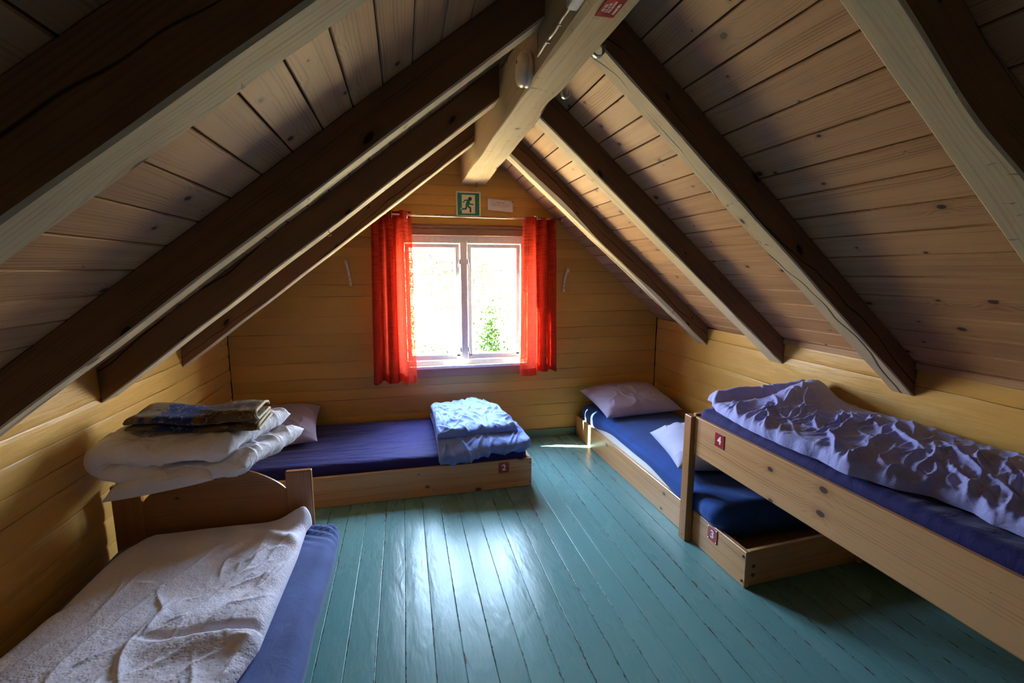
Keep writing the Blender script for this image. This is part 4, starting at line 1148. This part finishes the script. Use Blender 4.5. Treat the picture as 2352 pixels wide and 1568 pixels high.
# crumpled duvet on the raised bed
eL = interp([(0.30, 1.585), (0.85, 1.585), (0.92, 1.578), (0.975, 1.60), (1.08, 1.592), (1.15, 1.53), (1.22, 1.51), (1.27, 1.475), (1.41, 1.492), (1.47, 1.482), (1.58, 1.470), (1.78, 1.475), (2.04, 1.515), (2.14, 1.56), (2.2, 1.60)])
def h4(x, y):
    d = 0.56
    h = 0.040 + 0.014 * pn(x * 3, y * 3)
    f = folds(x, y, 150, (1.5, 2.2, 0.2, 2.0), d, 0.20, (0.14, 0.42), (0.006, 0.013), (0.008, 0.021), 5, 3.0, 0.7)
    f = f + folds(x, y, 190, (1.5, 2.2, 0.2, 2.05), d - 0.1, 0.6, (0.04, 0.13), (0.005, 0.010), (0.004, 0.009), 6)
    h = h + f * (1 - 0.65 * sst(2.0, 2.12, x))
    h = h + folds(x, y, 60, (1.45, 1.60, 0.2, 2.1), 0.15, 0.35, (0.03, 0.07), (0.007, 0.014), (0.008, 0.018), 7)
    h = h + 0.002 * fbm(x * 22, y * 22)
    # ridge of the turned-back end, then a valley, then the lip at the far edge
    r1 = np.exp(-(((y - 2.02 - 0.30 * (x - 1.95)) / 0.10) ** 2)); r2 = np.exp(-(((y - 2.18 - 0.02 * (x - 1.6)) / 0.045) ** 2))
    return h * (1 - 0.5 * np.exp(-(((y - 2.115 - 0.05 * (x - 1.6)) / 0.03) ** 2))) + 0.080 * r1 * sst(1.66, 2.05, x) + 0.040 * r2 * (1 + 0.35 * pn(x * 7, y * 3, 2)) + 0.006 * folds(x, y, 30, (1.55, 2.2, 2.08, 2.24), 1.2, 0.4, (0.03, 0.09), (0.006, 0.014), (0.5, 1.2), 61)
blanket_top('duvet', 420, 200, lambda y: eL(y) + 0.008 * pr(y * 14, 2.0), lambda y: 2.192, 2.235, 0.20, h4, M['lilac'], 'crumpled lilac-blue duvet spread over the raised bed at right', 'duvet', 0.747, 0.038)

# flat white duvet on the left foreground bed
eR1 = interp([(0.25, -0.50), (1.30, -0.515), (1.41, -0.485), (1.46, -0.472), (1.70, -0.466), (1.95, -0.458), (2.15, -0.462), (2.21, -0.448), (2.25, -0.455)])
eL1 = interp([(0.25, -1.25), (1.5, -1.225), (1.75, -1.185), (1.95, -1.180), (2.1, -1.170), (2.2, -1.13), (2.25, -1.08)])
def h1(x, y):
    h = 0.034 + 0.010 * pn(x * 2.6, y * 2.6, 4)
    h = h + folds(x, y, 46, (-1.2, -0.5, 0.3, 2.05), 1.15, 0.28, (0.10, 0.34), (0.009, 0.022), (0.005, 0.013), 15, 3.0, 0.5)
    h = h + folds(x, y, 60, (-1.0, -0.48, 0.6, 2.15), 1.0, 0.5, (0.04, 0.14), (0.005, 0.010), (0.003, 0.007), 16)
    h = h + 0.0012 * fbm(x * 40, y * 40)
    # crease crossing near the right edge
    k = y - (1.50 - 0.10 * (x + 0.5) + 0.015 * pn(x * 6, 2.0)); h = h + sst(-0.95, -0.60, x) * (0.024 * sst(-0.10, -0.006, k) * sst(0.012, -0.004, k) + 0.022 * sst(0.24, 0.07, k) * sst(0.0, 0.05, k))
    # raised corner towards the post
    h = h + 0.065 * np.exp(-((x + 0.475) / 0.085) ** 2 - ((y - 2.215) / 0.055) ** 2) + 0.020 * np.exp(-(((y - 2.10 + 0.5 * (x + 0.62)) / 0.035) ** 2)) * sst(-0.8, -0.62, x)
    return h
blanket_top('duvet', 380, 190, eL1, eR1, 2.245, 0.26, h1, M['seersucker'], 'white crinkled duvet lying flat on the left foreground bed', 'duvet', 0.285, 0.045)

def folded(name, path, th, axis_o, axis_d, L, nrm_u, mat, label, cat, n_along=70, bulge=0.25, noise=0.012, end_r=0.05, sag=None, seed=0, parent=None, dens=260, fdir=0.4, ext=None):
    """thick cloth following a folded centre line `path` in the (u, z) plane, extruded along axis_d"""
    path = np.array(path, float)
    seg = np.concatenate([[0], np.cumsum(np.linalg.norm(np.diff(path, axis=0), axis=1))])
    ns = max(60, int(seg[-1] / 0.007)); s = np.linspace(0, seg[-1], ns)
    c = np.stack([np.interp(s, seg, path[:, 0]), np.interp(s, seg, path[:, 1])], 1)
    for _ in range(6): c[1:-1] = (c[:-2] + 2 * c[1:-1] + c[2:]) / 4
    tg = np.gradient(c, axis=0); tg /= np.linalg.norm(tg, axis=1)[:, None]; nn = np.stack([-tg[:, 1], tg[:, 0]], 1)
    ax = np.array(axis_d, float); uu = np.array(nrm_u, float); o = np.array(axis_o, float)
    k = np.linspace(0, 1, n_along)
    dd = np.minimum(k, 1 - k) * L
    edge = np.sqrt(np.clip(1 - (1 - np.clip(dd / end_r, 0, 1)) ** 2, 0, 1))
    endp = np.clip(np.minimum(s, seg[-1] - s) / (th * 0.6), 0, 1); endp = np.sqrt(1 - (1 - endp) ** 2)
    P = np.zeros((n_along, ns * 2, 3)); UV = np.zeros((n_along, ns * 2, 2))
    SS, AA = np.meshgrid(s, k * L, indexing='xy')
    nf = int(seg[-1] * L * dens)
    fo = {}
    for sgn in (1, -1):
        fo[sgn] = noise * (folds(SS, AA, nf, (0, seg[-1], 0, L), fdir, 0.7, (0.05, 0.20), (0.007, 0.017), (0.3, 1.0), seed + sgn) - 0.3 + 0.5 * pn(SS * 6, AA * 6, seed + sgn * 3) + 0.12 * fbm(SS * 25, AA * 25, seed))
    for i in range(n_along):
        w = th / 2 * endp * (0.10 + 0.90 * edge[i])
        for sgn, sl in ((1, slice(0, ns)), (-1, slice(2 * ns - 1, ns - 1, -1))):
            q = c + nn * (w * sgn)[:, None]
            nz = fo[sgn][i] * endp * (0.15 + 0.85 * edge[i])
            u = q[:, 0] + nn[:, 0] * nz * sgn; z = q[:, 1] + nn[:, 1] * nz * sgn
            ex = k[i] * L * (1 if ext is None else ext(s / seg[-1])) + 0.010 * pn(s * 3.5, k[i] * 3, seed + 20)
            p = o + uu * u[:, None] + ax * np.broadcast_to(ex, u.shape)[:, None]
            p[:, 2] += z
            if sag is not None: p = sag(p)
            P[i, sl] = p; UV[i, sl, 0] = k[i] * L; UV[i, sl, 1] = s
    mes = [grid_me('s', P, UV, wrap_v=True)]
    for row in (0, n_along - 1):    # close the ends between the two skins
        a = P[row, :ns]; b = P[row, :ns - 1 - ns:-1] if False else P[row, ns:][::-1]
        mes.append(grid_me('e', np.stack([a, b]), np.stack([UV[row, :ns]] * 2)))
    me = join_me(name, mes)
    bm = bmesh.new(); bm.from_mesh(me); bmesh.ops.recalc_face_normals(bm, faces=bm.faces); bm.to_mesh(me); bm.free()
    return link(name, me, mat, parent, True, label=label, cat=cat)

# folded sky-blue duvet on the low bed: folds open towards the viewer
pz = 0.262
def sag2(p):
    q = p.copy(); t = (q[:, 1] - 3.0) / 0.8
    q[:, 0] = 0.165 + (q[:, 0] - 0.165) * (1.03 - 0.20 * np.clip(t, 0, 1)) + 0.02 * (1 - np.clip(t, 0, 1))
    q[:, 2] -= 0.075 * sst(3.08, 2.90, q[:, 1]) * sst(0.70, 0.25, q[:, 0])
    q[:, 2] += 0.015 * np.sin(t * 3) + 0.012 * pn(q[:, 0] * 5, q[:, 1] * 5, 3)
    return q
folded('duvet', [(0.82, pz + .028), (0.02, pz + .027), (-0.035, pz + .028), (-0.060, pz + .040), (-0.050, pz + .060), (0.0, pz + .070), (0.08, pz + .074), (0.70, pz + .075), (0.74, pz + .088), (0.745, pz + .105), (0.72, pz + .118), (0.62, pz + .126), (0.20, pz + .128), (0.09, pz + .122), (0.045, pz + .104)],
       0.050, (0.165, 3.0, 0), (1, 0.02, 0), 0.60, (0.02, 1, 0), M['skyblue'], 'thick folded sky-blue duvet on the navy low bed under the window', 'duvet', 130, noise=0.021, end_r=0.045, seed=31, sag=sag2, ext=lambda t: 1.0 - 0.09 * sst(0.45, 0.55, t))

# folded white duvet lying across the arched end board
def sagp(p):
    q = p.copy(); k = sst(2.28, 2.08, q[:, 1]); q[:, 2] -= 0.035 * k * sst(-0.55, -0.8, q[:, 0]); q[:, 2] += 0.045 * sst(-0.95, -1.27, q[:, 0])
    return q
pz = 0.592
pile = folded('duvet', [(0.50, pz + .045), (-0.02, pz + .045), (-0.045, pz + .06), (-0.055, pz + .09), (-0.04, pz + .118), (0.0, pz + .13), (0.30, pz + .135), (0.44, pz + .13)],
       0.084, (-1.175, 2.105, 0), (0.34, 0.94, 0), 0.46, (0.985, 0.05, 0), M['white_cloth'], 'folded white duvet piled across the arched footboard at left', 'duvet', 120, noise=0.022, dens=320, end_r=0.06, seed=44, sag=sagp, fdir=0.2)

# wool blanket on top of it
bz = 0.768
bpath = [(0.26, bz + .010), (0.03, bz + .010), (0.012, bz + .015), (0.012, bz + .023), (0.03, bz + .028), (0.23, bz + .030), (0.243, bz + .037), (0.23, bz + .045), (0.03, bz + .046), (0.010, bz + .054), (0.008, bz + .070), (0.025, bz + .080), (0.20, bz + .082), (0.24, bz + .072), (0.23, bz + .060)]
def sagb(p):
    q = p.copy(); t = (q[:, 0] + 1.14) / 0.51
    q[:, 2] = bz - 0.02 + (q[:, 2] - bz) * (0.80 + 0.45 * sst(0.3, 1.0, t)) + 0.042 * sst(0.55, 0.0, t) + 0.010 * np.sin(t * 3.0)
    m = bz + 0.028; e = np.sqrt(np.clip(1 - (1 - np.clip(t / 0.09, 0, 1)) ** 2, 0, 1)); q[:, 2] = m + (q[:, 2] - m) * (0.45 + 0.55 * e)
    q[:, 1] += 0.014 * np.sin(t * 5) - 0.035 * sst(0.75, 1.0, t) * sst(bz + 0.05, bz + 0.09, p[:, 2])
    q[:, 2] += 0.008 * pn(q[:, 0] * 6, q[:, 1] * 9, 4) * sst(bz, bz + 0.05, q[:, 2])
    return q
bl = folded('blanket', bpath, 0.013, (-1.135, 2.160, 0), (0.995, 0.06, 0), 0.50, (-0.03, 1, 0), M['blanket'], 'folded brown and blue patterned wool blanket on top of the white duvet', 'blanket', 80, noise=0.004, end_r=0.012, seed=52, sag=sagb, dens=60)
# pale stitched binding along its right-hand end
pp = np.array(bpath); pts = []
sg = np.concatenate([[0], np.cumsum(np.linalg.norm(np.diff(pp, axis=0), axis=1))]); ss = np.linspace(0, sg[-1], 120)
cc = np.stack([np.interp(ss, sg, pp[:, 0]), np.interp(ss, sg, pp[:, 1])], 1)
for _ in range(3): cc[1:-1] = (cc[:-2] + 2 * cc[1:-1] + cc[2:]) / 4
q = np.array((-1.135, 2.160, 0)) + np.array((-0.03, 1, 0)) * cc[:, :1] + np.array((0.995, 0.06, 0)) * 0.501; q[:, 2] += cc[:, 1]
q = sagb(q)
bm = new_bm(); tube(bm, [tuple(v) for v in q], 0.0065, 6)
bm_obj('edge_binding', bm, M['cream'], bl, True)

def pillow(name, c, ex, ey, hx, hy, hz, mat, label, seed, tilt=(0, 0, 0), dent=0.0, cat='pillow', n=100, parent=None):
    A, B = np.meshgrid(np.linspace(-1, 1, n), np.linspace(-1, 1, n), indexing='ij')
    prof = np.clip((1 - np.abs(A) ** 3.0), 0, 1) ** 0.55 * np.clip((1 - np.abs(B) ** 3.0), 0, 1) ** 0.55
    pin = 1 - 0.07 * (1 - np.abs(B) ** 2) * np.abs(A) ** 3; pin2 = 1 - 0.07 * (1 - np.abs(A) ** 2) * np.abs(B) ** 3
    ex, ey = Vector(ex).normalized(), Vector(ey).normalized(); ez = ex.cross(ey).normalized()
    ex, ey, ez = map(np.array, (ex, ey, ez)); c = np.array(c)
    mes = []
    rad = np.sqrt(A ** 2 + B ** 2); ang = np.arctan2(B, A)
    for sg in (1, -1):
        wrk = 0.16 * folds(A, B, 40, (-1, 1, -1, 1), seed * 0.7, 0.6, (0.15, 0.6), (0.03, 0.07), (0.4, 1.0), seed + sg) + 0.10 * pn(A * 2, B * 2, seed + 3)
        z = hz * prof * (sg * (1 + wrk) if sg > 0 else -0.55) - (dent * hz * np.exp(-(rad / 0.5) ** 2) if sg > 0 else 0)
        P = c + ex * (A * hx * pin)[..., None] + ey * (B * hy * pin2)[..., None] + ez * z[..., None]
        mes.append(grid_me('p', P, np.stack([A * hx, B * hy], -1), flip=sg < 0))
    me = join_me(name, mes)
    bm = bmesh.new(); bm.from_mesh(me); bmesh.ops.recalc_face_normals(bm, faces=bm.faces); bm.to_mesh(me); bm.free()
    return link(name, me, mat, parent, True, label=label, cat=cat, group=None)
pillow('pillow', (1.80, 3.54, 0.388), (1, 0.06, 0.02), (-0.08, 1, 0.20), 0.335, 0.25, 0.095, M['pillow'], 'lilac pillow at the window end of the low right bed', 3)
pillow('pillow', (1.80, 2.45, 0.375), (0.98, -0.20, 0), (0.20, 0.98, 0.05), 0.30, 0.26, 0.125, M['pillow_w'], 'pale blue pillow on low right bed, half hidden by the bunk post', 8)
pillow('pillow', (-0.93, 3.56, 0.352), (0.9, 0.1, 0), (-0.1, 1, 0.22), 0.30, 0.26, 0.095, M['pillow'], 'lilac pillow on the navy low bed behind the folded duvet pile', 12)
pillow('hanging_corner', (-0.995, 2.150, 0.588), (1, 0.02, 0.13), (-0.02, 1, 0.30), 0.200, 0.065, 0.050, M['white_cloth'], None, 17, cat=None, parent=pile)

# ------------------------------------------------------------------ outside
def ground():
    n = 40; A, B = np.meshgrid(np.linspace(-22, 24, n), np.linspace(4.35, 40, n), indexing='ij')
    P = np.stack([A, B, -2.9 + 0.5 * pn(A * 0.2, B * 0.2) + 5.5 * sst(12, 40, B)], -1)
    o = link('hillside', grid_me('hillside', P, P[..., :2]), M['grass'], None, True, kind='structure')
    return o
ground()
def tree(loc, h, rw, n, mat, label, seed, leaf=0.11, zc=0.55, shrub=False):
    rs = np.random.RandomState(seed); loc = Vector(loc)
    t = thing('bush' if shrub else 'tree', loc, label, 'bush' if shrub else 'tree')
    bm = new_bm(); tube(bm, [loc + Vector((0.05 * math.sin(k), 0.04 * math.cos(k * 2), h * 0.85 * k / 6)) for k in range(7)], [0.05 * h * (1 - 0.13 * k) * 0.45 for k in range(7)], 8)
    for k in range(7):
        a = rs.uniform(0, 6.28); z0 = h * rs.uniform(0.3, 0.7)
        tube(bm, [loc + Vector((0, 0, z0)), loc + Vector((rw * 0.5 * math.cos(a), rw * 0.5 * math.sin(a), z0 + h * 0.12)), loc + Vector((rw * 0.85 * math.cos(a), rw * 0.85 * math.sin(a), z0 + h * 0.2))], [0.012 * h, 0.007 * h, 0.003 * h], 6)
    bm_obj('trunk', bm, M['bark'], t)
    nc = 26; cs = rs.normal(size=(nc, 3)); cs /= np.linalg.norm(cs, axis=1)[:, None]; cs *= rs.uniform(0.35, 0.95, (nc, 1)); cs[:, :2] *= rw; cs[:, 2] *= h * 0.45
    idx = rs.randint(0, nc, n); p = cs[idx] + rs.normal(size=(n, 3)) * np.array((rw * 0.17, rw * 0.17, h * 0.08)) + np.array((loc.x, loc.y, loc.z + h * zc))
    d1 = rs.normal(size=(n, 3)); d1 /= np.linalg.norm(d1, axis=1)[:, None]; d2 = np.cross(d1, rs.normal(size=(n, 3))); d2 /= np.linalg.norm(d2, axis=1)[:, None]
    sz = leaf * rs.uniform(0.6, 1.3, (n, 1))
    V = np.stack([p - d1 * sz, p + d2 * sz * 0.5, p + d1 * sz, p - d2 * sz * 0.5], 1).reshape(-1, 3)
    me = bpy.data.meshes.new('foliage'); me.from_pydata(V.tolist(), [], np.arange(n * 4).reshape(-1, 4).tolist())
    link('foliage', me, mat, t)
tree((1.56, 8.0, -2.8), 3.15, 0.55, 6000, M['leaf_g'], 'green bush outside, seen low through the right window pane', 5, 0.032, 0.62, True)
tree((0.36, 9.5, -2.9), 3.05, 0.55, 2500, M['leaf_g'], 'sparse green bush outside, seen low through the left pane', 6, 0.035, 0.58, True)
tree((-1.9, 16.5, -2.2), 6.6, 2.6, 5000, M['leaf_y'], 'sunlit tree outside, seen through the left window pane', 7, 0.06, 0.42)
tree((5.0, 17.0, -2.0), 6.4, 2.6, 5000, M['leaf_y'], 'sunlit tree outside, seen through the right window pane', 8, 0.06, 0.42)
tree((2.0, 23.0, -0.9), 7.0, 2.8, 5000, M['leaf_y'], 'pale tree farther up the slope between the two window panes', 9, 0.08, 0.42)
